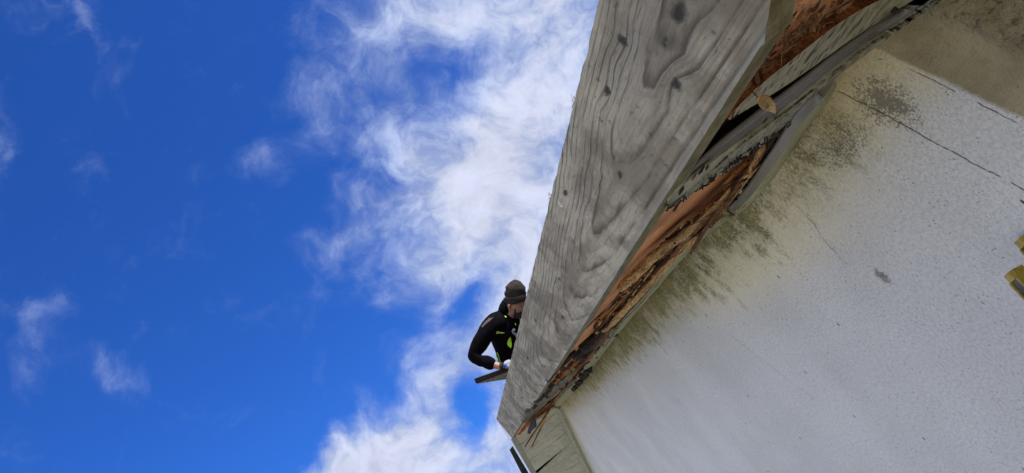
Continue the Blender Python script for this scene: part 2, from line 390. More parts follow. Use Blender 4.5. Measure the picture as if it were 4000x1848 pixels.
def mat_rot(name, c0, c1, c2, scale=1.0, stretch=(5, 60, 60), dist=.003, rough=.85, along=True):
    """rotting timber: fibres along the eave, crumbled cubes, dark hollows"""
    mt, t = material(name, rough, .15)
    x, y, z = t.sep(t.pos)[:3]
    X = t.comb(x, y, t.sub(z, t.mul(x, .175)))
    f = t.noise(t.vmul(X, stretch), 2.2*scale, 6, .65, .3); g = t.noise(X, 26*scale, 6, .7); k = t.noise(X, 120*scale, 4, .7)
    c = t.mix(t.mr(f, .36, .62), c0, c1); c = t.mix(t.mul(t.mr(g, .46, .66), .75), c, c2); c = t.mix(t.mul(t.mr(k, .5, .7), .4), c, tuple(q*.25 for q in c0))
    finish(t, c, t.add(t.mul(f, 1.0), t.add(t.mul(g, .8), t.mul(k, .5))), dist, 1.0)
    return mt
def mat_flaked():
    """old pale-green gloss paint, cracked along the grain"""
    mt, t = material("flaked_paint", .55, .4)
    x, y, z = t.sep(t.pos)[:3]; X = t.comb(x, y, t.sub(z, t.mul(x, .175)))
    n1 = t.noise(t.vmul(X, (26, 150, 60)), 1.1, 4, .6, .4); n2 = t.noise(X, 30, 5, .6); n3 = t.noise(t.vmul(X, (8, 60, 30)), 1.5, 5, .6)
    pa = t.mix(t.mr(n2, .35, .65), (.235, .232, .150), (.34, .33, .23))
    pa = t.mix(t.mul(t.mr(n3, .5, .7), .5), pa, (.22, .17, .10))
    hole = t.mr(t.add(t.mul(n1, .75), t.mul(n2, .25)), .425, .465, 1, 0)
    c = t.mix(hole, pa, (.020, .014, .009))
    finish(t, c, t.add(t.mul(hole, -2.2), t.mul(n2, 1.2)), .0014, 1)
    return mt
def mat_dirtytrim(name, ca, cb, dirty=.6, thr=.50):
    mt, t = material(name, .6, .4)
    x, y, z = t.sep(t.pos)[:3]; X = t.comb(x, y, t.sub(z, t.mul(x, .175)))
    n1 = t.noise(t.vmul(X, (12, 50, 30)), 1.5, 5, .65); n2 = t.noise(X, 80, 6, .75); n3 = t.noise(t.vmul(X, (5, 90, 40)), 1.5, 4, .6)
    c = t.mix(t.mr(n1, .35, .65), ca, cb); c = t.mix(t.mul(t.mr(n2, thr, thr+.12), dirty), c, (.028, .022, .015))
    c = t.mix(t.mul(t.mr(n3, .55, .7), .45), c, (.16, .15, .07))
    finish(t, c, t.add(n1, t.mul(n2, 1.2)), .0012, .8)
    return mt
def mat_plain(name, col, var=.25, scale=20, rough=.6, spec=.4, bump=.0005):
    mt, t = material(name, rough, spec)
    n1 = t.noise(t.pos, scale, 5, .65); n2 = t.noise(t.pos, scale*6, 4, .7)
    c = t.mix(t.mr(t.add(t.mul(n1, .6), t.mul(n2, .4)), .35, .65), tuple(q*(1-var) for q in col), tuple(min(1, q*(1+var)) for q in col))
    finish(t, c, t.add(n1, n2), bump, .8)
    return mt
def mat_deck():
    mt, t = material("orange_deck", .85, .2)
    x, y, z = t.sep(t.pos)[:3]
    n1 = t.noise(t.pos, 9, 5, .6); n2 = t.noise(t.pos, 85, 5, .75); n3 = t.noise(t.vmul(t.pos, (1, 9, 1)), 14, 5, .6)
    c = t.mix(t.mr(n1, .35, .65), (.56, .25, .115), (.72, .36, .185)); c = t.mix(t.mul(t.mr(n3, .54, .7), .25), c, (.34, .13, .05))
    c = t.mix(t.mul(t.mr(n2, .52, .68), .55), c, (.20, .085, .035))
    gr = t.mul(t.mr(t.noise(t.pos, 6.5, 6, .7), .54, .68), .5); c = t.mix(gr, c, (.10, .06, .035))
    finish(t, c, t.add(t.mul(n2, .8), n3), .0015, .9)
    return mt
def mat_plank():
    mt, t = material("soffit_planks", .6, .35)
    n1 = t.noise(t.pos, 3, 5, .6); n2 = t.noise(t.pos, 24, 6, .7); n3 = t.noise(t.vmul(t.pos, (30, 4, 4)), 1.5, 4, .6)
    x, y, z = t.sep(t.pos)[:3]
    c = t.mix(t.mr(n1, .35, .65), (.40, .40, .33), (.50, .50, .44)); c = t.mix(t.mul(t.mr(t.sub(n2, t.mul(y, .12)), .44, .60), .45), c, (.22, .22, .10))
    c = t.mix(t.mul(t.mr(n3, .60, .70), .22), c, (.12, .10, .06))
    finish(t, c, n2, .001, .8)
    return mt

M = dict(
    wall=mat_wall(), board=mat_board(), deck=mat_deck(), flaked=mat_flaked(), plank=mat_plank(),
    rotred=mat_rot("rotten_red_timber", (.045, .016, .008), (.15, .052, .020), (.26, .10, .035)),
    rot_and_shade=mat_rot("rotten_timber_and_gap_shade", (.010, .008, .008), (.035, .026, .022), (.07, .05, .04), 1.3),  # rotten timber; also paints the shade in the eave gaps
    rotgrey=mat_rot("crumbled_grey_rot", (.018, .016, .020), (.055, .048, .055), (.10, .085, .085), 1.6, (30, 30, 30)),
    tan=mat_rot("split_tan_timber", (.24, .15, .065), (.60, .42, .22), (.12, .065, .03), 1.0, (8, 160, 160), .0015),
    orangew=mat_rot("split_orange_timber", (.16, .065, .02), (.42, .20, .07), (.07, .028, .012), 1.0, (8, 160, 160), .0015),
    brown=mat_rot("split_brown_timber", (.07, .032, .018), (.20, .10, .055), (.28, .17, .10), 1.0, (8, 160, 160), .0015),
    greywood=mat_rot("grey_old_timber", (.11, .10, .07), (.24, .23, .18), (.045, .035, .025), 1.0, (6, 90, 90), .002),
    nest=mat_plain("nest_fibre", (.27, .165, .085), .5, 60, .9, .1),
    trim=mat_dirtytrim("pale_trim", (.27, .28, .22), (.36, .37, .31), .75, .53),
    trimrough=mat_dirtytrim("flaking_trim", (.22, .215, .155), (.34, .335, .27), .95, .47),
    trimgreen=mat_dirtytrim("mossy_trim", (.23, .25, .14), (.33, .34, .23), .6, .56),
    pvc=mat_plain("grey_plastic", (.125, .120, .120), .12, 12, .30, .5, .0001),
    pvcw=mat_plain("grey_bead", (.22, .235, .20), .2, 14, .38, .5, .0002),
    fascia=mat_plain("white_fascia", (.72, .73, .72), .05, 6, .4, .5, .0002),
    felt=mat_plain("roofing_felt", (.030, .032, .034), .4, 50, .9, .2, .001),
    void_shade=mat_plain("cavity_shade", (.016, .012, .010), .5, 20, .95, .1, .002),
)

# ------------------------------------------------------------------ ground
mt, t = material("lawn", .95, .1)
n1 = t.noise(t.pos, .5, 6, .65); n2 = t.noise(t.pos, 40, 4, .7)
finish(t, t.mix(t.mr(t.add(t.mul(n1, .6), t.mul(n2, .4)), .38, .62), (.10, .12, .035), (.19, .17, .075)), n2, .02)
g = mesh_obj('ground', [(-900, -900, 0), (900, -900, 0), (900, 900, 0), (-900, 900, 0)], [(0, 1, 2, 3)], mt); tag(g, kind='structure')
mt, t = material("paving", .9, .2)
br = t.new('ShaderNodeTexBrick'); t.put(br.inputs['Vector'], t.pos); br.inputs['Scale'].default_value = 1.0; br.inputs['Mortar Size'].default_value = .008
br.inputs['Brick Width'].default_value = .6; br.inputs['Row Height'].default_value = .6; br.offset = 0
br.inputs['Color1'].default_value = (.50, .44, .33, 1); br.inputs['Color2'].default_value = (.44, .39, .30, 1); br.inputs['Mortar'].default_value = (.12, .1, .08, 1)
finish(t, t.mix(t.mul(t.noise(t.pos, 5, 6, .7), .5), br.outputs[0], (.26, .23, .17)), t.noise(t.pos, 60, 4, .6), .002)
g = mesh_obj('path', [(-6, .002, .02), (14, .002, .02), (14, 9, .02), (-6, 9, .02)], [(0, 1, 2, 3)], mt); tag(g, kind='structure')

# ------------------------------------------------------------------ house
house = empty('house', (0, 0, 0))
tag(house, 'white rendered gable with green algae and a torn open rotten eave', 'house')
# wall: one slab, its top following the two slopes
n = 60; front = []
for i in range(n+1):
    x = -1.4 + 11.4*i/n; front.append((x, soff(x, 0) + .024 if x <= XA else soff(x, .4) + .06))
V = []; F = []
for Y in (0, -.22):
    V += [(x, Y, 0) for x, z in front] + [(x, Y, z) for x, z in front]
q = n+1
for i in range(n):
    F += [(i, i+1, q+i+1, q+i), (2*q+i, 2*q+i+1, 3*q+i+1, 3*q+i), (q+i, q+i+1, 3*q+i+1, 3*q+i), (i, i+1, 2*q+i+1, 2*q+i)]
F += [(0, q, 3*q, 2*q), (n, q+n, 3*q+n, 2*q+n)]
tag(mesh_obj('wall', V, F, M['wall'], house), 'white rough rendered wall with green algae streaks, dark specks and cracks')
# rear body of the building
b = MB(); b.box((-1.4, -5.0, 0), (10.0, -.222, 1.55)); b.build('rear_wall', M['fascia'], house)

# roof: decking and covering, two slopes
def slope_slab(name, x0, x1, y0, y1, d0, d1, mat, n=10):
    b = MB(); v = []; f = []
    for i in range(n+1):
        x = x0 + (x1-x0)*i/n; z = soff(x, 0) if x <= XA else soff(x, .4)-.035
        v += [(x, y0, z+d0), (x, y1, z+d0), (x, y0, z+d1), (x, y1, z+d1)]
    for i in range(n):
        a = i*4; c = a+4
        f += [(a, a+1, c+1, c), (a+2, a+3, c+3, c+2), (a, c, c+2, a+2), (a+1, c+1, c+3, a+3)]
    f += [(0, 1, 3, 2), (n*4, n*4+1, n*4+3, n*4+2)]
    b.add(v, f); return b.build(name, mat, house)
for k, (x0, x1) in enumerate([(-1.4, .86), (.864, 1.72), (1.724, 2.62), (2.625, 3.7), (3.705, 5.19)]):
    o = slope_slab('deck_board', x0, x1, -.35, .366, .028, .050, M['deck'])
tag(bpy.data.objects['deck_board'], 'orange brown roof deck underside bared where the soffit is gone')
slope_slab('roof_covering', -1.45, 5.198, -5.2, .362, .110, .135, M['felt'])
slope_slab('roof_covering', 5.202, 10.1, -5.2, .395, .125, .150, M['felt'])

# the weathered bargeboard
def bb(x): return 1.857 + .1775*x
top = [P(px, py, .4) for px, py in [(2342, 0), (2144, 795), (1939, 1637)]]
def tz(x):
    if x < top[1].x: return top[0].z + (x-top[0].x)*(top[1].z-top[0].z)/(top[1].x-top[0].x)
    return top[1].z + (x-top[1].x)*(top[2].z-top[1].z)/(top[2].x-top[1].x)
rnd = random.Random(3)
xs = [.43 + (5.2-.43)*(i/260)**1.6 for i in range(261)]
endp = [P(3011, 0, .4), P(3002, 60, .4), P(2992, 110, .4), P(2986, 172, .4)]
low = [(p.x, p.z) for p in endp] + [(x, bb(x) + .0004*nz(x*60, 1)) for x in xs[2:]]
hi = [(x, tz(x) + .0022*nz(x*26, 7) + .0011*nz(x*150, 9)) for x in ([.20, .30, .36, .40] + xs)]
end = [(.372, 1.955), (.355, 1.975), (.33, 1.985), (.28, 1.99), (.20, 1.985)]
outline = end[::-1] + low + hi[::-1]
bm = bmesh.new(); TH = .030
fv = [bm.verts.new((x, .4, z)) for x, z in outline]; bf = bm.faces.new(fv)
ex = bmesh.ops.extrude_face_region(bm, geom=[bf]); ev = [e for e in ex['geom'] if isinstance(e, bmesh.types.BMVert)]
for v_ in ev: v_.co.y -= TH
bmesh.ops.triangulate(bm, faces=[f_ for f_ in bm.faces if len(f_.verts) > 4])
bmesh.ops.recalc_face_normals(bm, faces=bm.faces)
me = bpy.data.meshes.new('bargeboard'); bm.to_mesh(me); bm.free(); me.materials.append(M['board'])
board = bpy.data.objects.new('bargeboard', me); COL.objects.link(board); board.parent = house
tag(board, 'wide grey weathered bargeboard with knots and swirling grain')
md = board.modifiers.new('bevel', 'BEVEL'); md.width = .0012; md.segments = 2; md.limit_method = 'ANGLE'; md.angle_limit = R(60)
# screws driven into it
def screw(px, py, r):
    p = P(px, py, .4); b = MB()
    ring = [(p.x + r*math.cos(a), .4012, p.z + r*math.sin(a)) for a in [i*math.pi/6 for i in range(12)]]
    inn = [(p.x + r*.45*math.cos(a), .3995, p.z + r*.45*math.sin(a)) for a in [i*math.pi/6 for i in range(12)]]
    out = [(x, .3985, z) for x, y, z in ring]
    f = []
    for i in range(12):
        j = (i+1) % 12; f += [(i, j, 12+j, 12+i), (i, j, 24+j, 24+i)]
    f.append(tuple(range(12, 24))); b.add(ring+inn+out, f); return b.build('screw', M['screw'], board)
M['screw'] = mat_plain("zinc", (.55, .56, .60), .2, 200, .3, .6)
screw(2297, 849, .0022); screw(2192, 800, .0042); screw(2186, 790, .003)
# torn fibres along its upper edge
for k, x in enumerate([.70, 1.0, 1.9, 4.75, 5.1]):
    b = MB()
    for j in range(4):
        a = Vector((x+rnd.uniform(-.01, .01), .398, tz(x)-.0005)); pts = [a + Vector((rnd.uniform(-.003, .003)*i, .0004*i, .0013*i+rnd.uniform(-.001, .001))) for i in range(5)]
        b.tube(pts, [.0006, .0005, .0004, .0003, .0002], 4)
    b.build('fibre', M['greywood'], board)

# white fascia on the far slope, felt edge above it
def band(name, pts_low, h, y0, y1, mat, parent=house):
    b = MB(); v = []; f = []
    for x, z, hh in pts_low: v += [(x, y0, z), (x, y1, z), (x, y0, z+hh), (x, y1, z+hh)]
    k = len(pts_low)
    for i in range(k-1):
        a = i*4; c = a+4; f += [(a, a+1, c+1, c), (a+2, a+3, c+3, c+2), (a, c, c+2, a+2), (a+1, c+1, c+3, a+3)]
    f += [(0, 1, 3, 2), (k*4-4, k*4-3, k*4-1, k*4-2)]
    b.add(v, f); return b.build(name, mat, parent)
pl = [(XA+.003+i*.4, 2.781-.215*i*.4, 0.150) for i in range(12)] + [(10.1, 2.781-.215*4.9, .150)]
tag(band('bargeboard', pl, .11, .378, .403, M['fascia']), 'narrow white fascia running down beyond the apex')
band('fascia_lip', [(x, z-.008, .0078) for x, z, _ in pl], .01, .372, .412, M['trim'])
b = MB(); v = []; f = []
outer = [(1994, 1762), (2012, 1795), (2036, 1845), (2066, 1900), (2098, 1955)]; inner = [(2000, 1752), (2022, 1789), (2046, 1835), (2078, 1890), (2110, 1945)]
oo = [P(a1, a2, .43) for a1, a2 in outer]; sl = (oo[2].z-oo[0].z)/(oo[2].x-oo[0].x)
xs_ = [oo[0].x, oo[1].x, oo[2].x, 7.2, 10.05]; outer = xs_
for x in xs_:
    z = oo[0].z + (sl*(x-oo[0].x) if x <= oo[2].x else sl*(oo[2].x-oo[0].x) - .215*(x-oo[2].x))
    v += [Vector((x, .43, z)), Vector((x, .36, z+.012)), Vector((x, .43, z+.012)), Vector((x, .36, z+.026))]
for i in range(len(outer)-1):
    a = i*4; c = a+4; f += [(a, a+1, c+1, c), (a+2, a+3, c+3, c+2), (a, c, c+2, a+2), (a+1, c+1, c+3, a+3)]
f += [(0, 1, 3, 2), (a+4, a+5, a+7, a+6)]
b.add(v, f); tag(b.build('roof_edge', M['felt'], house), 'dark roofing felt edge jutting past the white fascia')

# far soffit: cross planks with open joints
Z2 = lambda p: (1850+.3344*p[0], 1450+.3344*p[1])
jn = [5.205, 5.27, 5.434, 5.60, 5.772, 5.955, 6.13, 6.30, 6.47, 6.64, 6.81, 6.98] + [6.98+.17*i for i in range(1, 18)]
rn = random.Random(11)
for k in range(len(jn)-1):
    ya, yb = .018, .372; gp = .0042
    a, c = jn[k]-.010+gp, jn[k+1]-.010-gp
    a2, c2_ = jn[k]+.107+gp, jn[k+1]+.107-gp
    if k == 0: a = XA+.002; a2 = XA+.002
    if k == 3: c2_ = 5.945
    if k == 4: a2 = 6.035; a = 5.772
    dr = [rn.uniform(-.002, .002) for _ in range(4)]
    cs = [(a, ya, soff(a, ya)+dr[0]), (c, ya, soff(c, ya)+dr[1]), (c2_, yb, soff(c2_, yb)+dr[2]), (a2, yb, soff(a2, yb)+dr[3])]
    b = MB(); b.box8(cs + [(x, y, z+.012) for x, y, z in cs])
    b.build('soffit_plank', M['plank'], house)
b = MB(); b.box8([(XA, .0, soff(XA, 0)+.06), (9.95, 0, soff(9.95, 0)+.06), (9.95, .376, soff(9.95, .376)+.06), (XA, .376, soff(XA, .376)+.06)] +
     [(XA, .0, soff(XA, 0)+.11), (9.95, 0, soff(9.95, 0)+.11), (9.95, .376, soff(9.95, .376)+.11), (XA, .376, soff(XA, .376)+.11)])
b.build('roof_void_shade', M['void_shade'], house)  # near-black slab painted as the shade of the cavity above the planks
b = MB(); v = []; f = []
for i in range(14):
    x = XA - .02 + i*.365; z = soff(max(x, XA), .01)
    v += [(x, .001, z-.036), (x, .022, z-.030), (x, .034, z-.012), (x, .034, z+.006), (x, .001, z+.006)]
for i in range(13):
    for j in range(5): f.append((i*5+j, i*5+(j+1) % 5, i*5+5+(j+1) % 5, i*5+5+j))
f += [tuple(range(5)), tuple(65+j for j in range(5))]
b.add(v, f); tag(b.build('trim_strip', M['trim'], house), 'pale trim bead between far soffit planks and wall')

# near soffit wreckage, edges sighted along the eave (z5, z4, z3, z2 are local charts)
def c5(l): return [(2700+.42*x, .42*y) for x, y in l]
def c4(l): return [(2500+.588*x, 400+.588*y) for x, y in l]
def c3(l): return [(2100+.588*x, 800+.588*y) for x, y in l]
def c2(l): return [Z2(p) for p in l]
o = strip('rotten_batten', c5([(1900, -140), (1640, 0), (1400, 90), (1250, 190), (1080, 300), (930, 410), (760, 600), (640, 760), (560, 860)]),
      c5([(2050, -160), (1760, 0), (1560, 110), (1420, 210), (1220, 350), (1080, 450), (950, 560), (760, 700), (600, 900)]), .045, .040, .02, M['rotred'], house, .003, .006, 110, 8, 1)
tag(o, 'dark red rotten batten beneath the roof deck')
o = strip('rotten_batten', c5([(1600, -60), (1450, 20), (1250, 150), (1050, 240), (900, 380), (760, 520), (640, 640), (560, 780), (440, 930), (330, 1070), (290, 1140)]),
      c5([(1700, -60), (1560, 60), (1400, 160), (1200, 270), (1060, 360), (900, 500), (740, 650), (640, 780), (500, 920), (380, 1080), (330, 1150)]), .058, .052, .012, M['orangew'], house, .004, .008, 110, 6, 2)
strip('flaked_board', c5([(2120, -160), (1900, -60), (1710, 10), (1500, 130), (1370, 210), (1150, 380), (960, 540), (740, 700), (620, 800), (480, 930), (380, 1060), (330, 1120)]),
      c5([(2330, -160), (2150, -60), (2080, 10), (1900, 130), (1620, 280), (1400, 430), (1190, 590), (930, 770), (800, 850), (640, 950), (500, 1030), (400, 1100)]), .018, .010, .014, M['flaked'], house, .0025, .003, 160, 10, 3, side=M['rotred'])
tag(bpy.data.objects['flaked_board'], 'pale green soffit board with cracked flaking paint')
# near-black strips painted in for the shade of the gaps
strip('gap_shade_strip', c5([(2300, -160), (1900, 60), (1400, 380), (1000, 660), (700, 860), (300, 1130), (100, 1290), (-100, 1500), (-200, 1640)]),
      c5([(2450, -160), (2100, 60), (1560, 420), (1250, 680), (950, 920), (600, 1180), (350, 1370), (100, 1560), (-60, 1700)]), .055, .055, .02, M['rot_and_shade'], house, .002, .004, 80, 5, 4)
strip('gap_shade_strip', c4([(560, 60), (500, 180), (420, 300), (330, 420), (240, 540)]), c4([(800, 40), (700, 130), (600, 210), (500, 290), (380, 400)]), .045, .050, .02, M['rot_and_shade'], house, .004, .006, 50, 6, 5)
# grey plastic channel: a hollow section with rolled edges
def channel(name, Lp, Rp, dz0, dz1, mat, prof, n=70, seed=0, wob=0.0):
    Lp = smooth(resample(Lp, n), 9); Rp = smooth(resample(Rp, n), 9); V = []; F = []; m = len(prof)
    for i in range(n):
        a = S(Lp[i].x, Lp[i].y, dz0, .009); b_ = S(Rp[i].x, Rp[i].y, dz1, .009)
        for q, hgt in prof:
            p = a.lerp(b_, q); p.z += hgt + wob*nz(p.x*5, 2, s=seed); V.append(p)
    for i in range(n-1):
        for j in range(m): F.append((i*m+j, i*m+(j+1) % m, (i+1)*m+(j+1) % m, (i+1)*m+j))
    F += [tuple(range(m)), tuple((n-1)*m+j for j in range(m))]
    return mesh_obj(name, V, F, mat, house, smooth=False)
ch = channel('plastic_channel', c5([(2330, -150), (2080, 0), (1900, 130), (1640, 290), (1450, 430), (1200, 610), (1000, 790), (790, 930), (600, 1060), (450, 1190)]) + c4([(400, 385), (300, 500), (250, 560)]),
        c5([(2480, -150), (2235, 0), (2040, 160), (1790, 310), (1575, 430), (1370, 600), (1290, 690), (1100, 820), (900, 980), (640, 1180)]) + c4([(560, 330), (400, 450), (300, 560)]),
        .004, .000, M['pvc'], [(0, 0.001), (.06, -.0015), (.14, -.001), (.20, .0022), (.62, .0035), (.70, .0005), (.9, 0), (1, .001), (1, .004), (0, .003)], 90)
tag(ch, 'smooth grey plastic channel running along the torn eave')
# pale trim above the wall: smooth lip and flaking lower lip
up = c5([(2480, -150), (2240, 0), (2045, 160), (1795, 310), (1580, 430), (1375, 600), (1295, 690), (1100, 824), (905, 982), (645, 1182)]) + c4([(560, 333), (330, 500), (190, 650)])
mid_ = c5([(2530, -150), (2290, 0), (2100, 150), (1860, 300), (1640, 430), (1420, 610), (1300, 710), (1130, 860), (990, 960), (830, 1110)]) + c4([(820, 170), (640, 300), (480, 470), (350, 590), (190, 700)])
lo = c5([(2600, -150), (2335, 0), (2150, 140), (1930, 290), (1715, 430), (1500, 600), (1335, 740), (1180, 850), (1060, 950), (940, 1080)]) + c4([(990, 160), (880, 245), (700, 370), (590, 445), (450, 540), (350, 615), (280, 655), (170, 715)])
o = strip('eave_trim', up, mid_, -.002, -.004, .003, M['trim'], house, .0004, .0006, 130, 5, 6)
tag(o, 'smooth pale lip of the eave trim beside the grey channel')
o = strip('eave_trim', mid_, lo, -.006, -.003, .004, M['trimrough'], house, .0015, .0035, 170, 7, 7, jr=.004, jl=.0006)
tag(o, 'flaking dirty lower lip of the eave trim')
# bent loose bead hanging against the wall
eu = [(3252, 308), (3196, 360), (3130, 420), (3090, 470), (3062, 525), (3035, 568), (3000, 614), (2959, 678), (2923, 736), (2853, 812)]
er = [(3262, 318), (3222, 376), (3178, 428), (3119, 488), (3088, 540), (3059, 594), (3012, 665), (2965, 729), (2912, 794), (2868, 828)]
ed = [(3268, 335), (3240, 392), (3202, 440), (3147, 508), (3117, 548), (3062, 640), (3004, 722), (2950, 780), (2906, 820), (2880, 838)]
def ribbon3(name, A, B, C, za, zb, zc, mat, th=.0025, n=50):
    A, B, C = smooth(resample(A, n), 5), smooth(resample(B, n), 5), smooth(resample(C, n), 5); V = []; F = []
    for i in range(n):
        fade = min(1, i/6)
        a = S(A[i].x, A[i].y, za*fade); b_ = S(B[i].x, B[i].y, zb*fade); c = S(C[i].x, C[i].y, zc*fade)
        ab = a.lerp(b_, .5) + Vector((0, 0, .002))
        V += [a, ab, b_, c, c+Vector((0, -.001, th)), b_+Vector((0, -.001, th)), ab+Vector((0, 0, th)), a+Vector((0, 0, th))]
    for i in range(n-1):
        for j in range(8): F.append((i*8+j, i*8+(j+1) % 8, i*8+8+(j+1) % 8, i*8+8+j))
    F += [tuple(range(8)), tuple((n-1)*8+j for j in range(8))]
    return mesh_obj(name, V, F, mat, house)
o = ribbon3('loose_bead', eu, er, ed, -.006, -.016, -.010, M['pvc']); o.data.materials.append(M['trimgreen'])
for k_, pg in enumerate(o.data.polygons):
    if k_ % 8 == 2: pg.material_index = 1
tag(o, 'grey green bead bent loose and drooping across the wall top')
# lower trim along the wall top further on
strip('eave_trim', c3([(1360, 0), (1180, 110), (1080, 190), (985, 262), (860, 420), (762, 535), (655, 670), (545, 780), (465, 900), (385, 1005), (265, 1170)]) + [(2200, 1545), (2168, 1585)],
      c3([(1385, 10), (1215, 130), (1110, 220), (1012, 295), (890, 445), (790, 560), (680, 695), (572, 800), (490, 920), (410, 1025), (290, 1190)]) + [(2215, 1558), (2180, 1590)], -.002, -.006, .012, M['trimgreen'], house, .001, .002, 120, 4, 8)
# far pale strip and rot lumps
strip('flaked_board', c2([(1150, -40), (1060, 40), (900, 190), (770, 330), (650, 460), (560, 590)]), c2([(1235, -20), (1130, 90), (1010, 220), (890, 335), (760, 480), (610, 610)]), .0, -.004, .012, M['greywood'], house, .003, .006, 90, 7, 9)

def stick(b, A, r0, r1, dz0, dz1, n=14, seed=0, wob=.004, flat=.6):
    pl = resample(A, n); rn = random.Random(seed); pts = []
    for i, p in enumerate(pl):
        q = i/(n-1); w_ = S(p.x, p.y, dz0+(dz1-dz0)*q)
        w_ += Vector((0, nz(q*4, 1, s=seed), nz(q*4, 6, s=seed)))*wob
        pts.append(w_)
    b.tube(pts, [(r0+(r1-r0)*i/(n-1))*(1+.35*nz(i*.7, 3, s=seed))*(1 if 0 < i < n-1 else .55) for i in range(n)], 7, .25, flat=flat, seed=seed)
def one(name, A, r0, r1, dz0, dz1, mat, seed, label=None, extra=4, wob=.004):
    """a splintered stick: one core plus split fibres lying on it"""
    b = MB(); stick(b, A, r0, r1, dz0, dz1, 26, seed, wob)
    rn = random.Random(seed+100); L = resample(A, 30)
    for k in range(extra):
        i0 = rn.randint(0, 12); i1 = rn.randint(i0+8, 29); off = rn.uniform(-1, 1)
        seg = [(L[i].x + off*3, L[i].y + off*2.5) for i in range(i0, i1, 2)]
        if len(seg) > 2: stick(b, seg, r0*rn.uniform(.25, .45), r0*.1, dz0-r0*.6, dz1-r1*.6+rn.uniform(-.003, .001), 10, seed*7+k, wob*.7)
    o = b.build(name, mat, house); 
    if label: tag(o, label)
    return o
one('splinter', c3([(1330, -160), (1190, -10), (1010, 160), (890, 250), (770, 345), (660, 450), (545, 565)]), .0105, .015, .006, .000, M['tan'], 21, 'thick tan broken stick with a blunt pale end', 3)
one('splinter', c3([(1180, 20), (1080, 90), (960, 180), (840, 270), (775, 340)]), .006, .010, .010, .004, M['tan'], 22, None, 5)
one('splinter', c3([(1340, -140), (1200, 30), (1090, 120), (980, 230), (885, 350)]), .005, .009, -.002, -.004, M['brown'], 23, 'red brown splinter ending in a ragged tip', 6)
one('splinter', c3([(1290, -60), (1190, 60), (1120, 160), (1060, 240), (1022, 320)]), .007, .008, -.006, -.008, M['brown'], 24, None, 6)
one('splinter', c3([(1060, 200), (930, 330), (800, 460), (690, 580), (580, 690), (440, 830)]), .009, .017, -.002, -.003, M['tan'], 25, 'long tan splinter lying beside the wall top', 4)
one('splinter', c3([(1150, 60), (1000, 210), (860, 340), (740, 480), (600, 610), (470, 740), (380, 850)]), .003, .007, .010, .012, M['rotred'], 26, None, 8)
one('splinter', c3([(760, 500), (640, 560), (540, 620), (420, 730), (310, 830)]), .003, .003, .03, .035, M['rot_and_shade'], 27, None, 8)
one('splinter', c3([(1000, 300), (860, 440), (740, 570), (640, 680), (540, 790), (430, 950)]), .008, .012, .004, .004, M['greywood'], 28, None, 6)
for k, (A, r0, r1, z0, z1, mk) in enumerate([
    (c4([(760, 370), (700, 470), (600, 590), (470, 700), (380, 790)]), .004, .004, .010, .010, 'orangew'),
    (c4([(770, 420), (690, 500), (600, 620), (520, 740), (420, 860), (330, 1000)]), .004, .006, .004, .002, 'brown'),
    (c4([(790, 430), (720, 500), (640, 610), (570, 700), (500, 790)]), .003, .003, .000, .000, 'tan'),
    (c4([(700, 440), (600, 560), (480, 660), (390, 740)]), .004, .004, .014, .014, 'rotred'),
    (c4([(640, 520), (560, 640), (470, 740), (370, 850), (250, 960), (160, 1010)]), .004, .005, .008, .006, 'orangew'),
    (c4([(880, 250), (820, 330), (770, 400), (730, 450)]), .006, .005, .006, .004, 'rot_and_shade'),
    (c4([(810, 290), (780, 360), (740, 420), (722, 475)]), .0075, .0035, .002, -.004, 'tan'),
    (c4([(830, 300), (790, 380), (760, 430)]), .004, .002, .000, -.004, 'orangew'),
    (c4([(720, 385), (620, 480), (560, 540)]), .006, .004, .03, .03, 'orangew'),
    (c4([(900, 220), (850, 330), (800, 420)]), .006, .005, .012, .008, 'rot_and_shade')]):
    one('splinter', A, r0, r1, z0, z1, M[mk], 40+k, None, 5, .002)
o = strip('gap_shade_strip', c4([(800, 360), (640, 520), (500, 640), (380, 760), (250, 880), (100, 1010)]) + c3([(700, 430), (560, 590), (430, 720), (300, 850)]),
      c4([(880, 380), (740, 520), (660, 640), (560, 760), (420, 930), (300, 1060)]) + c3([(960, 330), (740, 560), (560, 770), (400, 1000)]), .055, .040, .012, M['rot_and_shade'], house, .004, .006, 120, 6, 33)  # backing painted dark so the gaps between splinters read as shade
BA = resample(c4([(770, 380), (640, 520), (500, 650), (380, 770)]) + c3([(960, 130), (800, 290), (640, 470), (500, 640), (380, 790)]), 60)
BB = resample(c4([(840, 400), (720, 520), (620, 660), (480, 840)]) + c3([(1150, 130), (960, 300), (760, 520), (580, 720), (430, 930)]), 60)
rb = random.Random(77)
for k in range(46):
    i0 = rb.randint(0, 44); i1 = min(59, i0 + rb.randint(9, 22)); q0 = rb.random(); q1 = min(1, max(0, q0 + rb.uniform(-.35, .35)))
    pts = []
    for i in range(i0, i1+1, 2):
        f_ = q0 + (q1-q0)*(i-i0)/(i1-i0); p_ = BA[i].lerp(BB[i], f_); pts.append((p_.x, p_.y))
    sc_ = .7 + 1.6*(i0/59)
    one('splinter', pts, rb.uniform(.0012, .0032)*sc_, rb.uniform(.0006, .0016)*sc_, rb.uniform(-.004, .028), rb.uniform(-.006, .02), M[rb.choice(['tan', 'orangew', 'brown', 'rotred', 'rot_and_shade', 'rot_and_shade', 'brown', 'rot_and_shade'])], 300+k, None, 0, .002)
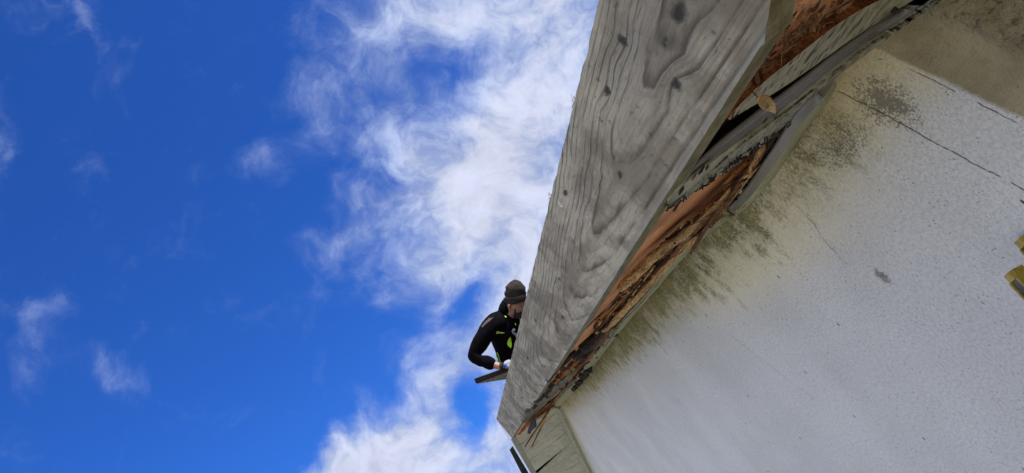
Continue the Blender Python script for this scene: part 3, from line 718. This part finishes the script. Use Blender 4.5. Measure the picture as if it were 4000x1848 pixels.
# frayed mess lower down
for k, (A, r0, r1, z0, z1, mk) in enumerate([
    (c3([(560, 700), (470, 790), (390, 870), (280, 960)]), .020, .022, .012, .012, 'rot_and_shade'),
    (c3([(500, 760), (430, 860), (340, 960), (240, 1010)]), .012, .014, .006, .006, 'rotgrey'),
    (c3([(470, 830), (400, 930), (330, 1020), (210, 1120)]), .014, .02, .004, .004, 'brown'),
    (c3([(340, 960), (270, 1030), (190, 1100), (110, 1180)]), .010, .014, .010, .008, 'orangew'),
    (c3([(240, 980), (180, 1040), (120, 1100), (70, 1160)]), .014, .014, .02, .016, 'rot_and_shade'),
    (c2([(1110, 20), (980, 100), (860, 230), (760, 330)]), .012, .014, .012, .006, 'rot_and_shade'),
    (c2([(900, 190), (800, 290), (690, 400), (620, 490)]), .010, .012, .014, .012, 'rotgrey'),
    (c2([(1190, 90), (1080, 190), (960, 320), (900, 380)]), .014, .016, -.006, -.008, 'greywood'),
    (c2([(930, 340), (860, 400), (760, 480), (640, 610), (520, 750)]), .015, .012, -.004, -.006, 'orangew'),
    (c2([(960, 330), (880, 420), (780, 500), (690, 570)]), .015, .010, -.008, -.010, 'rotred')]):
    one('splinter', A, r0, r1, z0, z1, M[mk], 60+k, None, 6, .006)
# crumbled chips of rot along the tear
rc = random.Random(9)
def chips(name, A, B_, cnt, size, mat, z0, z1, label=None):
    A = resample(A, 40); B_ = resample(B_, 40); b = MB()
    for k in range(cnt):
        i = rc.randint(0, 39); p_ = A[i].lerp(B_[i], rc.random()); c_ = S(p_.x, p_.y, rc.uniform(z0, z1)); sc_ = size*(c_-CAM).length*rc.uniform(.4, 1.3)
        u_ = Vector((1, rc.uniform(-.5, .5), .175+rc.uniform(-.4, .4))).normalized(); w_ = u_.cross(Vector((rc.uniform(-.4, .4), rc.uniform(-.4, .4), 1))).normalized(); h_ = u_.cross(w_)
        L_, W_, H_ = sc_*rc.uniform(1, 2.6), sc_*rc.uniform(.3, .7), sc_*rc.uniform(.2, .5)
        q_ = [c_ + u_*a*L_*rc.uniform(.7, 1) + w_*e*W_*rc.uniform(.6, 1) + h_*g_*H_*rc.uniform(.6, 1) for g_ in (-1, 1) for a, e in ((-1, -1), (1, -1), (1, 1), (-1, 1))]
        b.box8(q_)
    o = b.build(name, mat, house); tag(o, label, kind='stuff'); return o
chips('rot_crumbs', [(p.x, p.y) for p in BA], [(p.x, p.y) for p in BB], 200, .0042, M['rot_and_shade'], -.004, .024, 'dark crumbs of rotten wood along the torn eave')
chips('rot_crumbs', [(p.x, p.y) for p in BA], [(p.x, p.y) for p in BB], 110, .0036, M['tan'], -.004, .020, 'tan chips of split wood along the torn eave')
chips('rot_crumbs', [(2345, 1320), (2200, 1440), (2060, 1600)], [(2400, 1310), (2290, 1440), (2150, 1580)], 120, .0038, M['rotgrey'], -.004, .020, 'grey crumbs of rot towards the apex')
chips('rot_crumbs', [(3180, 20), (3060, 140), (2960, 260), (2860, 400)], [(3380, 10), (3180, 130), (3020, 250), (2890, 410)], 130, .0045, M['brown'], .030, .055, 'brown crumbs and nest dirt on the bared deck')
chips('rot_crumbs', c4([(1000, 130), (800, 260), (600, 400), (400, 560), (200, 700)]), c4([(980, 180), (780, 320), (590, 450), (380, 600), (170, 720)]), 110, .0028, M['rot_and_shade'], -.010, -.006, 'dark flecks of dirt stuck along the flaking trim')
# crumbling dark lumps stuck at the wall top
def lump(px, py, r, dz, mat, seed, name='rot_clump', sc=(1.6, 1, .8)):
    p = S(px, py, dz); bm = bmesh.new(); bmesh.ops.create_icosphere(bm, subdivisions=3, radius=r)
    for v_ in bm.verts:
        q = v_.co/r
        v_.co *= 1 + .40*mn.noise(q*1.6+Vector((seed, 0, 0))) + .25*mn.noise(q*4+Vector((seed, 4, 0))) + .12*mn.noise(q*11+Vector((seed, 4, 0)))
        v_.co = Vector((v_.co.x*sc[0], v_.co.y*sc[1], v_.co.z*sc[2]+v_.co.x*.3)) + p
    me = bpy.data.meshes.new(name); bm.to_mesh(me); bm.free(); me.materials.append(mat)
    o = bpy.data.objects.new(name, me); COL.objects.link(o); o.parent = house; return o
for k, (px, py, r, dz) in enumerate([(2296, 1447, .022, -.01), (2280, 1466, .024, -.012), (2262, 1490, .026, -.012), (2250, 1508, .022, -.014), (2241, 1520, .014, -.016)]):
    lump(px, py, r, dz, M['rotgrey'], k*3.1)
for k, (px, py, r, dz) in enumerate([(2330, 1345, .024, .012), (2300, 1362, .02, .012), (2272, 1385, .022, .012), (2130, 1540, .014, .012), (2085, 1590, .012, .008)]):
    lump(px, py, r, dz, M['rot_and_shade'], 40+k*2.3)
for k, (px, py, r, dz, mk) in enumerate([(2740, 665, .0045, -.004, 'rot_and_shade'), (2762, 655, .003, -.004, 'rot_and_shade'), (2662, 745, .005, -.004, 'rot_and_shade'), (2640, 812, .006, 0, 'rotgrey'), (2612, 806, .006, 0, 'rotgrey'),
        (2712, 690, .004, -.006, 'rotred'), (2850, 640, .004, -.004, 'rot_and_shade'), (2990, 470, .003, -.004, 'rot_and_shade'), (2900, 620, .0035, .008, 'tan')]):
    lump(px, py, r, dz, M[mk], 80+k*1.3, 'paint_flake', (2.2, .5, .3))
# twigs and a torn shard dangling at the apex
b = MB(); pts = [P(*Z2(p), .07+.086*i) for i, p in enumerate([(925, 380), (850, 500), (760, 640), (670, 770), (600, 885)])]
b.tube(pts, [.007, .007, .006, .006, .004], 6, .2, seed=4); tag(b.build('twig', M['brown'], house), 'upper of two thin sticks dangling below the apex')
b = MB(); pts = [P(*Z2(p), .06+.086*i) for i, p in enumerate([(905, 400), (860, 500), (780, 680), (720, 800), (672, 900)])]
b.tube(pts, [.006, .006, .006, .005, .005], 6, .2, seed=5); tag(b.build('twig', M['tan'], house), 'lower of two thin sticks dangling below the apex')
poly = [(700, 530), (712, 600), (722, 655), (665, 700), (648, 735), (628, 728), (640, 660), (670, 590)]
b = MB(); v = [P(*Z2(p), .36) for p in poly]; k = len(v); v2 = [q + Vector((.012, -.01, 0)) for q in v]
b.add(v+v2, [tuple(range(k)), tuple(range(k, 2*k))] + [(i, (i+1) % k, k+(i+1) % k, k+i) for i in range(k)])
tag(b.build('torn_felt', M['rot_and_shade'], house), 'dark torn scrap of felt hanging under the apex')
b = MB(); pts = [S(*p, .0) for p in c2([(1000, 760), (880, 800), (780, 870), (660, 905), (590, 960)])]
# nest fibres on the bared deck
b = MB(); rn = random.Random(5)
for cx, cy, sp, cnt in [(3120, 45, 26, 50), (3190, 80, 40, 70), (3240, 30, 45, 70), (3110, 110, 30, 50), (3060, 160, 26, 40), (3290, 20, 30, 40), (3020, 225, 18, 25), (2985, 265, 14, 20)]:
    for k in range(cnt):
        p = S(cx+rn.gauss(0, sp), cy+rn.gauss(0, sp*.6), .040+rn.uniform(0, .02)); d = Vector((rn.uniform(-1, 1), rn.uniform(-1, 1), rn.uniform(-.6, .6))).normalized()
        e = Vector((rn.uniform(-1, 1), rn.uniform(-1, 1), rn.uniform(-.6, .6))); L = rn.uniform(.004, .018)
        b.tube([p + d*L*i/4 + e*L*.35*(i/4)**2 for i in range(5)], [.00024]*5, 3, cap=False)
tag(b.build('nest_fibre', M['nest'], house), 'tangled straw fibres of an old nest on the bared deck', kind='stuff')
for k in range(16):
    cx, cy = [(3110, 60), (3200, 40), (3260, 50), (3100, 120), (3030, 190), (3180, 95), (3290, 15), (2990, 250)][k % 8]
    lump(cx+rn.gauss(0, 14), cy+rn.gauss(0, 9), rn.uniform(.002, .0045), .052, M['brown' if k % 3 else 'rot_and_shade'], 200+k, 'rot_clump', (1.8, .8, .5))
# screw head in the channel flange
p = S(3493, 41, .006); b = MB()
rg = [p + Vector((math.cos(a)*.0045, math.sin(a)*.0036, -.004+.172*math.cos(a)*.0045)) for a in [i*math.pi/6 for i in range(12)]]
b.add(rg + [q+Vector((0, 0, .006)) for q in rg], [tuple(range(12))] + [(i, (i+1) % 12, 12+(i+1) % 12, 12+i) for i in range(12)])
b.build('screw', M['rot_and_shade'], house)

# ------------------------------------------------------------------ dead leaf
mt, t = material("dead_leaf", .6, .3)
n1 = t.noise(t.pos, 160, 5, .7); n2 = t.noise(t.pos, 60, 4, .6)
c = t.mix(t.mr(n1, .4, .65), (.46, .30, .10), (.30, .18, .055)); c = t.mix(t.mul(t.mr(n2, .55, .66), .8), c, (.08, .045, .02))
finish(t, c, t.add(n1, n2), .0008)
LQ = lambda x, y: (2800+.42*x, 200+.42*y)
outl = [(385, 415), (425, 405), (470, 410), (505, 435), (532, 465), (550, 510), (552, 580), (500, 562), (460, 550), (425, 540), (395, 510), (382, 465)]
base = S(*LQ(470, 480), -.022); v = []; f = []
ctr = Vector((470, 485, 0)); rings = 5
v.append(S(*LQ(470, 485), -.020)); 
for r_ in range(1, rings+1):
    for i, (a1, a2) in enumerate(outl):
        q = r_/rings; x_ = 470+(a1-470)*q; y_ = 485+(a2-485)*q
        v.append(S(*LQ(x_, y_), -.020 + .0035*q*q*math.sin(i*1.1) - .003*q))
k = len(outl)
for i in range(k): f.append((0, 1+i, 1+(i+1) % k))
for r_ in range(rings-1):
    for i in range(k):
        a = 1+r_*k+i; b_ = 1+r_*k+(i+1) % k; f.append((a, b_, b_+k, a+k))
leaf = mesh_obj('dead_leaf', v, f, mt, smooth=True, origin=base)
tag(leaf, 'curled yellow brown dead leaf caught on the grey plastic channel', 'leaf')
s_ = leaf.modifiers.new('thickness', 'SOLIDIFY'); s_.thickness = .0004
b = MB(); b.tube([S(*LQ(335, 385), .004), S(*LQ(350, 395), -.004), S(*LQ(370, 420), -.012), S(*LQ(388, 440), -.019)], [.0009, .0011, .0007, .0006], 6)
b.build('stalk', M['nest'], leaf)

# ------------------------------------------------------------------ ladder: two sliding sections, only the tips of two stiles reach the picture
M['cap'] = mat_plain("yellow_plastic_cap", (.27, .20, .02), .45, 45, .5, .4, .0006)
M['alu'] = mat_plain("grimy_aluminium", (.06, .05, .045), .45, 30, .42, .5, .0004)
M['alu'].node_tree.nodes['Principled BSDF'].inputs['Metallic'].default_value = .2
tipA = P(3916, 1086, .075); tipB = P(3957, 955, .012)
axis = Vector((-.10, .27, -1)).normalized()                 # down the ladder: its foot stands out from the wall
side = Vector((-1, 0, 0)); side = (side - axis*side.dot(axis)).normalized()   # along the rungs, towards the camera side
face = axis.cross(side).normalized()
if face.y < 0: face = -face
lad = empty('ladder', (tipA.x + .2, 1.0, .02)); tag(lad, 'grimy grey extension ladder with yellow end caps leaning on the wall', 'ladder')
def stile(tip, wide, deep, length, nm='stile'):
    # cross-section spans 'side' (deep) and 'face' (wide); cap is a sleeve round the end
    def prism(b, t0, t1, s0, s1, f0, f1, bev):
        sec = [(s0+bev, f0), (s1-bev, f0), (s1, f0+bev), (s1, f1-bev), (s1-bev, f1), (s0+bev, f1), (s0, f1-bev), (s0, f0+bev)]
        v = [tip + axis*t0 + side*a + face*c for a, c in sec] + [tip + axis*t1 + side*a + face*c for a, c in sec]
        b.add(v, [tuple(range(8)), tuple(range(8, 16))] + [(i, (i+1) % 8, 8+(i+1) % 8, 8+i) for i in range(8)])
    b = MB(); prism(b, .009, length, .0022, deep-.0022, .0022-wide, -.0022, .002); st = b.build(nm, M['alu'], lad)
    # cap: end block plus rims down both edges of the outer face
    b = MB(); prism(b, 0, .011, 0, deep, -wide, 0, .0035)
    prism(b, .0105, .085, -.0004, .0034, -wide, .0004, .001); prism(b, .0105, .085, deep-.0034, deep+.0004, -wide, .0004, .001)
    b.build('end_cap', M['cap'], st)
    return st
stile(tipA, .022, .020, 1.55); stile(tipA + side*.36, .022, .020, 1.55)
stile(tipB, .018, .020, 1.60); stile(tipB + side*.36, .018, .020, 1.60)
for k in range(6):
    for tp in (tipA, tipB):
        b = MB(); p = tp + axis*(.16+.25*k) - face*.012; b.tube([p + side*.04, p + side*.37], [.013, .013], 10); b.build('rung', M['alu'], lad)

# ------------------------------------------------------------------ the roofer
M['skin'] = mat_plain("skin", (.29, .145, .10), .12, 30, .55, .35, .0003)
M['beard'] = mat_plain("beard", (.045, .030, .024), .4, 150, .9, .1, .002)
M['black'] = mat_plain("black_jacket", (.0026, .0026, .004), .4, 25, .95, .04, .002)
M['blackt'] = mat_plain("black_trousers", (.007, .008, .012), .4, 25, .9, .1, .002)
M['patch'] = mat_plain("lit_shoulder_grey", (.055, .045, .042), .3, 50, .8, .2, .001)
M['hat'] = mat_plain("brown_beanie", (.030, .023, .020), .35, 30, .95, .1, .003)
M['hiviz'] = mat_plain("lime_piping", (.48, .80, .05), .15, 60, .6, .3)
M['glovew'] = mat_plain("white_glove", (.24, .25, .28), .1, 50, .8, .2)
M['gloveb'] = mat_plain("blue_glove_print", (.05, .10, .42), .2, 50, .7, .2)
DM = 5.95
def W(px, py, d=0.0): return PD(px, py, DM+d)
def skin_mesh(name, chains, mat, parent, origin, sub=2, base=None):
    """chains: lists of (point, radius); chain starts may name an existing vertex index pair"""
    verts = []; edges = []; rad = []
    for ch in chains:
        prev = None
        for it in ch:
            if isinstance(it, int): prev = it; continue
            p, r = it; verts.append(Vector(p)-Vector(origin)); rad.append(r); i = len(verts)-1
            if prev is not None: edges.append((prev, i))
            prev = i
    me = bpy.data.meshes.new(name); me.from_pydata([tuple(v) for v in verts], edges, []); o = bpy.data.objects.new(name, me); COL.objects.link(o)
    o.location = Vector(origin) - (wloc(parent) if parent else Vector((0, 0, 0)))
    if parent: o.parent = parent
    sk = o.modifiers.new('skin', 'SKIN'); sk.use_smooth_shade = True
    for i, v_ in enumerate(me.skin_vertices[0].data):
        r = rad[i]; v_.radius = (r, r) if not isinstance(r, tuple) else r; v_.use_root = (i == 0)
    ss = o.modifiers.new('sub', 'SUBSURF'); ss.levels = sub; ss.render_levels = sub
    # bake to a plain mesh
    dg = bpy.context.evaluated_depsgraph_get(); dg.update(); m2 = bpy.data.meshes.new_from_object(o.evaluated_get(dg))
    o.modifiers.clear(); o.data = m2; m2.materials.clear(); m2.materials.append(mat)
    for p in m2.polygons: p.use_smooth = True
    return o
PO = W(2030, 1560, .15)      # knees on the far slope of the roof
# body (skin) : hips -> chest -> neck -> head, arms, legs ; a single continuous surface
hip = W(2030, 1478, .12); chest = W(1985, 1315, .06); neck0 = W(1988, 1232, .02); neck1 = W(1998, 1212, .0)
headc = W(2012, 1183, 0)
rsh = W(1925, 1262, -.08); relb = W(1846, 1395, -.14); rwr = W(1948, 1431, -.22)
lsh = W(2055, 1290, .22); lelb = W(2105, 1400, .20); lwr = W(2030, 1325, .02)
rhip = W(2020, 1492, .02); lhip = W(2060, 1492, .22)
rknee = W(2085, 1640, .0); lknee = W(2125, 1640, .24); rank = W(2075, 1610, .42); lank = W(2110, 1612, .62)
body = skin_mesh('person', [
    [(hip, .10), (W(2005, 1400, .09), .11), (chest, .105), (W(1986, 1266, .04), .085), (neck0, .062), (neck1, .058), (W(2003, 1198, 0), .066), (W(2011, 1178, 0), .088), (W(2015, 1152, 0), .082), (W(2016, 1138, 0), .05)],
    [3, (rsh, .045), (W(1884, 1330, -.11), .044), (relb, .038), (W(1898, 1416, -.18), .033), (rwr, .029), (W(1962, 1433, -.23), .031)],
    [3, (lsh, .060), (W(2085, 1350, .21), .050), (lelb, .042), (lwr, .028), (W(2022, 1312, .0), .030)],
    [0, (rhip, .07), (W(2055, 1570, .01), .058), (rknee, .046), (rank, .040), (W(2072, 1600, .55), .035)],
    [0, (lhip, .07), (W(2095, 1570, .23), .058), (lknee, .046), (lank, .040), (W(2108, 1604, .75), .035)]],
    M['skin'], None, PO, 2)
tag(body, 'man in black jacket and brown beanie on the roof, half hidden by the bargeboard', 'person')
jac = skin_mesh('jacket', [
    [(W(2022, 1462, .11), .145), (W(2002, 1395, .09), .128), (chest, .150), (W(1984, 1270, .04), .135), (W(1975, 1232, .03), .080), (W(1970, 1210, .03), .045)],
    [3, (W(1950, 1262, -.02), .110), (W(1922, 1268, -.08), .088), (W(1880, 1332, -.11), .078), (W(1846, 1397, -.14), .068), (W(1898, 1414, -.18), .058), (W(1936, 1427, -.215), .046)],
    [3, (lsh, .086), (W(2085, 1350, .21), .074), (lelb, .064), (W(2050, 1345, .07), .046)]], M['black'], body, PO, 2)
tro = skin_mesh('trousers', [[(W(2032, 1482, .12), .150), (W(2024, 1455, .11), .13)],
    [0, (rhip, .115), (W(2055, 1570, .01), .092), (rknee, .074), (rank, .056)],
    [0, (lhip, .115), (W(2095, 1570, .23), .092), (lknee, .074), (lank, .056)]], M['blackt'], body, PO, 2)
for v_ in jac.data.vertices:
    c_ = v_.co; v_.co = c_ + v_.normal*(.010*mn.noise(c_*9) + .006*mn.noise(c_*24))
def blobmesh(name, centre, ax_r, ax_d, ax_f, mat, parent, fn=None, sub=4):
    """ellipsoid along picture right / down / forward radii, shaped by fn(unit vector) -> scale"""
    bm = bmesh.new(); bmesh.ops.create_icosphere(bm, subdivisions=sub, radius=1)
    for v_ in bm.verts:
        q = v_.co.copy(); k = fn(q) if fn else 1
        if isinstance(k, Vector): q = k; k = 1
        v_.co = centre - PO + (CH*q.x*ax_r + CV*q.y*ax_d + CF*q.z*ax_f)*k
    me = bpy.data.meshes.new(name); bm.to_mesh(me); bm.free(); me.materials.append(mat)
    for p in me.polygons: p.use_smooth = True
    o = bpy.data.objects.new(name, me); COL.objects.link(o); o.parent = parent; return o
def hood_fn(q):
    p = q.copy(); p.x -= .42*q.y*(1 if q.y > 0 else .6); p *= 1 + .05*mn.noise(q*3)
    return p
hood = blobmesh('hood', W(1974, 1208, .03), .058, .092, .098, M['black'], body, hood_fn, 3)
# head: shaped skull facing right in the picture, joined onto the body mesh
def face_fn(q):
    p = q.copy()
    if p.x > 0:                                    # face side
        p.x *= .93
        p.x += .20*math.exp(-((q.y-.28)/.13)**2 - (q.z/.20)**2)      # nose
        p.x -= .06*math.exp(-((q.y-.02)/.12)**2)                       # eye line
        p.x += .05*math.exp(-((q.y+.16)/.10)**2)                       # brow
        p.x += .07*math.exp(-((q.y-.60)/.08)**2 - (q.z/.3)**2)        # lips
        p.x += .10*math.exp(-((q.y-.88)/.16)**2 - (q.z/.4)**2)        # chin
    if p.y > .3: p.z *= 1-.28*(p.y-.3); p.x = p.x + .16*(p.y-.3)
    return p
hd = blobmesh('head', W(2014, 1186, 0), .098, .122, .080, M['skin'], body, face_fn)
bpy.context.view_layer.update()
with bpy.context.temp_override(active_object=body, object=body, selected_editable_objects=[body, hd], selected_objects=[body, hd]):
    bpy.ops.object.join()
ear = skin_mesh('ear', [[(W(1993, 1187, -.078), .010), (W(1988, 1194, -.084), .011), (W(1989, 1204, -.084), .010), (W(1994, 1211, -.080), .007)]], M['skin'], body, PO, 2)
b = MB()
def facefeat(name, pts, rads, mat):
    b = MB(); b.tube([W(*p) for p in pts], rads, 8, .05); o = b.build(name, mat, body, True, PO); return o
facefeat('eyebrow', [(2024, 1191, -.070), (2033, 1188, -.066), (2044, 1189, -.05)], [.003, .005, .003], M['beard'])
facefeat('eyelid', [(2029, 1198, -.069), (2036, 1199, -.066), (2043, 1198, -.055)], [.002, .0035, .002], M['beard'])
def beard_fn(q):
    p = face_fn(q); return p*1.035
bd = blobmesh('beard', W(2014, 1186, 0), .098, .122, .080, M['beard'], body, beard_fn, 4)
bm = bmesh.new(); bm.from_mesh(bd.data); kill = []
for v_ in bm.verts:
    q = v_.co + PO - W(2014, 1186, 0); x_ = q.dot(CH)/.098; y_ = q.dot(CV)/.122
    edge_ = .46 if x_ > .1 else .25 + (0.1-x_)*.0
    if y_ < edge_ + .05*mn.noise(q*60) or x_ < -.22 + .05*mn.noise(q*50): kill.append(v_)
bmesh.ops.delete(bm, geom=kill, context='VERTS'); bm.to_mesh(bd.data); bm.free()
facefeat('hair', [(1988, 1180, -.077), (1996, 1184, -.079), (2001, 1190, -.080)], [.007, .009, .005], M['beard'])
# beanie: turned-up cuff and slouching crown
def hat_fn(q):
    p = q.copy()
    p.x *= 1 - .10*max(0, -q.y) + .05*math.sin(q.y*9+q.z*2)
    k = 1 + .07*mn.noise(q*2.6) + .04*mn.noise(q*6)
    return p*k
bn = blobmesh('beanie', W(2013, 1140, 0), .087, .098, .090, M['hat'], body, hat_fn, 4)
def cuff(cx, cy, rx, rz, y0, y1, tilt, thick):
    bm = bmesh.new(); N = 40; rows = []
    c0 = W(cx, cy, 0) - PO; dn = (CV + CH*tilt).normalized(); rt = (CH - CV*tilt).normalized()
    prof = [(y0, 1.0), (y0+.15*(y1-y0), 1+thick), (.5*(y0+y1), 1+thick*1.2), (y1-.1*(y1-y0), 1+thick), (y1, 1.0), (y1-.1*(y1-y0), .90), (y0, .90)]
    for yy, kk in prof:
        rows.append([bm.verts.new(c0 + dn*(yy + .003*math.sin(3*a_)) + rt*rx*kk*math.cos(a_)*(1+.02*mn.noise(Vector((a_*2, yy*30, 0)))) + CF*rz*kk*math.sin(a_)) for a_ in [2*math.pi*i/N for i in range(N)]])
    for a, c in zip(rows, rows[1:]):
        for i in range(N): bm.faces.new((a[i], a[(i+1) % N], c[(i+1) % N], c[i]))
    bmesh.ops.recalc_face_normals(bm, faces=bm.faces)
    me = bpy.data.meshes.new('beanie_cuff'); bm.to_mesh(me); bm.free(); me.materials.append(M['hat'])
    for p in me.polygons: p.use_smooth = True
    o = bpy.data.objects.new('beanie_cuff', me); COL.objects.link(o); o.parent = bn; return o
cuff(2012, 1168, .091, .092, -.028, .030, .22, .04)
# jacket trims
def panel(name, pts, mat, parent, d, th=.004):
    b = MB(); v = [W(x, y, d) for x, y in pts]; k = len(v); v2 = [q + CF*th for q in v]
    b.add(v+v2, [tuple(range(k)), tuple(range(k, 2*k))] + [(i, (i+1) % k, k+(i+1) % k, k+i) for i in range(k)])
    return b.build(name, mat, parent, False, PO)
jz = lambda x, y: (1780+x*.2521, 1080+y*.2521)
def on_jacket(px, py, targets):
    """distance at which the sight line meets the clothing, so trims lie on the cloth"""
    best = None; o_ = CAM; d_ = ray(px, py)
    for tg in targets:
        loc = tg.matrix_world.inverted() @ o_; dr = tg.matrix_world.inverted().to_3x3() @ d_
        hit, p, nn, ii = tg.ray_cast(loc, dr)
        if hit:
            s_ = (tg.matrix_world @ p - o_).dot(CF)
            if best is None or s_ < best: best = s_
    return best
bpy.context.view_layer.update()
def trim(name, pts, mat, wide=None, closed=True):
    """patch or piping laid on the cloth"""
    P3 = []
    for x, y in pts:
        s_ = on_jacket(x, y, [jac, hood, tro]) or DM-.1
        P3.append(CAM + ray(x, y)*(s_-.004))
    b = MB()
    if wide: b.tube(P3, [wide]*len(P3), 6)
    else:
        c = sum(P3, Vector())/len(P3); cx = sum(p[0] for p in pts)/len(pts); cy = sum(p[1] for p in pts)/len(pts)
        s_ = on_jacket(cx, cy, [jac, hood, tro]) or DM-.1
        c = CAM + ray(cx, cy)*(s_-.006); k = len(P3)
        b.add([c]+P3+[q + CF*.02 for q in P3], [(0, 1+i, 1+(i+1) % k) for i in range(k)] + [(1+i, 1+(i+1) % k, 1+k+(i+1) % k, 1+k+i) for i in range(k)])
    return b.build(name, mat, jac, False, PO)
trim('chest_flash', [jz(640, 848), jz(700, 862), jz(757, 872), jz(755, 880), jz(690, 884), jz(622, 890)], M['hiviz'])
trim('pocket_flash', [jz(848, 935), jz(862, 990), jz(868, 1060), jz(858, 1112), jz(815, 1080), jz(797, 1040), jz(812, 985)], M['hiviz'])
trim('piping', [(1937, 1377), (1939, 1390), (1945, 1404), (1949, 1418)], M['hiviz'], .0035)
trim('piping', [(1943, 1377), (1949, 1395), (1953, 1412), (1955, 1419)], M['hiviz'], .0035)
trim('hood_toggle', [(1972, 1235), (1978, 1240)], M['hiviz'], .004)
trim('hood_toggle', [(2012, 1263), (2015, 1270)], M['hiviz'], .004)
trim('lit_shoulder_patch', [jz(585, 605), jz(580, 640), jz(540, 680), jz(470, 735), jz(410, 795), jz(400, 770), jz(440, 715), jz(510, 650)], M['patch'])  # lighter grey painted on the jacket where light catches the shoulder
# gloved right hand on the plank : palm, four bent fingers, thumb
def hand(w0, dirn, sd, nrm, parent, sc=1.0):
    L = lambda f, s, n_: w0 + dirn*f*sc + sd*s*sc + nrm*n_*sc
    o = skin_mesh('glove', [[(L(0, 0, 0), (.026, .030)), (L(.035, 0, .003), (.018, .038)), (L(.075, 0, .004), (.014, .040))]], M['glovew'], parent, PO, 2)
    for i, (s0, ln) in enumerate([(-.030, .066), (-.010, .076), (.010, .071), (.030, .056)]):
        skin_mesh('finger', [[(L(.062, s0*.8, .004), .011), (L(.085, s0, .006), .0105), (L(.085+ln*.42, s0*1.05, -.004), .0098), (L(.085+ln*.62, s0*1.08, -.022), .0092), (L(.085+ln*.66, s0*1.08, -.040), .008)]], M['glovew'], o, PO, 1)
    skin_mesh('thumb', [[(L(.025, -.030, 0), .013), (L(.050, -.052, -.008), .012), (L(.075, -.060, -.022), .010)]], M['glovew'], o, PO, 1)
    return o
gl = hand(W(1967, 1430, -.235), (W(2010, 1416, -.22)-W(1967, 1430, -.235)).normalized(), CF, -CV, body)
facefeat('glove_cuff', [(1955, 1432, -.228), (1963, 1431, -.232)], [.032, .031], M['rot_and_shade'])
for k, (x0, y0, x1, y1) in enumerate([(1968, 1430, 1982, 1421), (1966, 1437, 1978, 1429), (1976, 1432, 1985, 1425)]):
    facefeat('glove_print', [(x0, y0, -.268), (x1, y1, -.262)], [.006, .005], M['gloveb'])
gl2 = hand(W(2034, 1322, -.02), (W(2014, 1304, -.05)-W(2034, 1322, -.02)).normalized(), CF, -CH, body)

# plank he is working on
b = MB(); d = -.24
v = [W(1852, 1480, d), W(1859, 1498, d), W(2080, 1415, d+.06), W(2085, 1396, d+.06), W(1856, 1478, d+.05), W(1862, 1497, d+.05), W(2130, 1455, d+.50), W(2130, 1438, d+.50)]
PLo = v[1].copy()
b.add(v, [(0, 1, 2, 3), (4, 5, 6, 7), (0, 4, 7, 3), (1, 5, 6, 2), (0, 1, 5, 4), (3, 2, 6, 7)])
M['plankw'] = mat_rot("old_plank", (.012, .010, .009), (.045, .035, .028), (.02, .016, .014), 1.0, (10, 60, 60))
pk = b.build('plank', M['plankw'], None, origin=PLo); tag(pk, 'dark old plank end held out over the edge by the man', 'plank')
b = MB(); v = [W(1862, 1499, d+.003), W(2080, 1416, d+.063), W(2130, 1456, d+.50), W(1864, 1498.5, d+.05)]
v2 = [q + CV*.002 for q in v]
b.add(v+v2, [(0, 1, 2, 3), (4, 5, 6, 7), (0, 1, 5, 4), (1, 2, 6, 5), (2, 3, 7, 6), (3, 0, 4, 7)])
b.build('underside', M['greywood'], pk, origin=PLo)
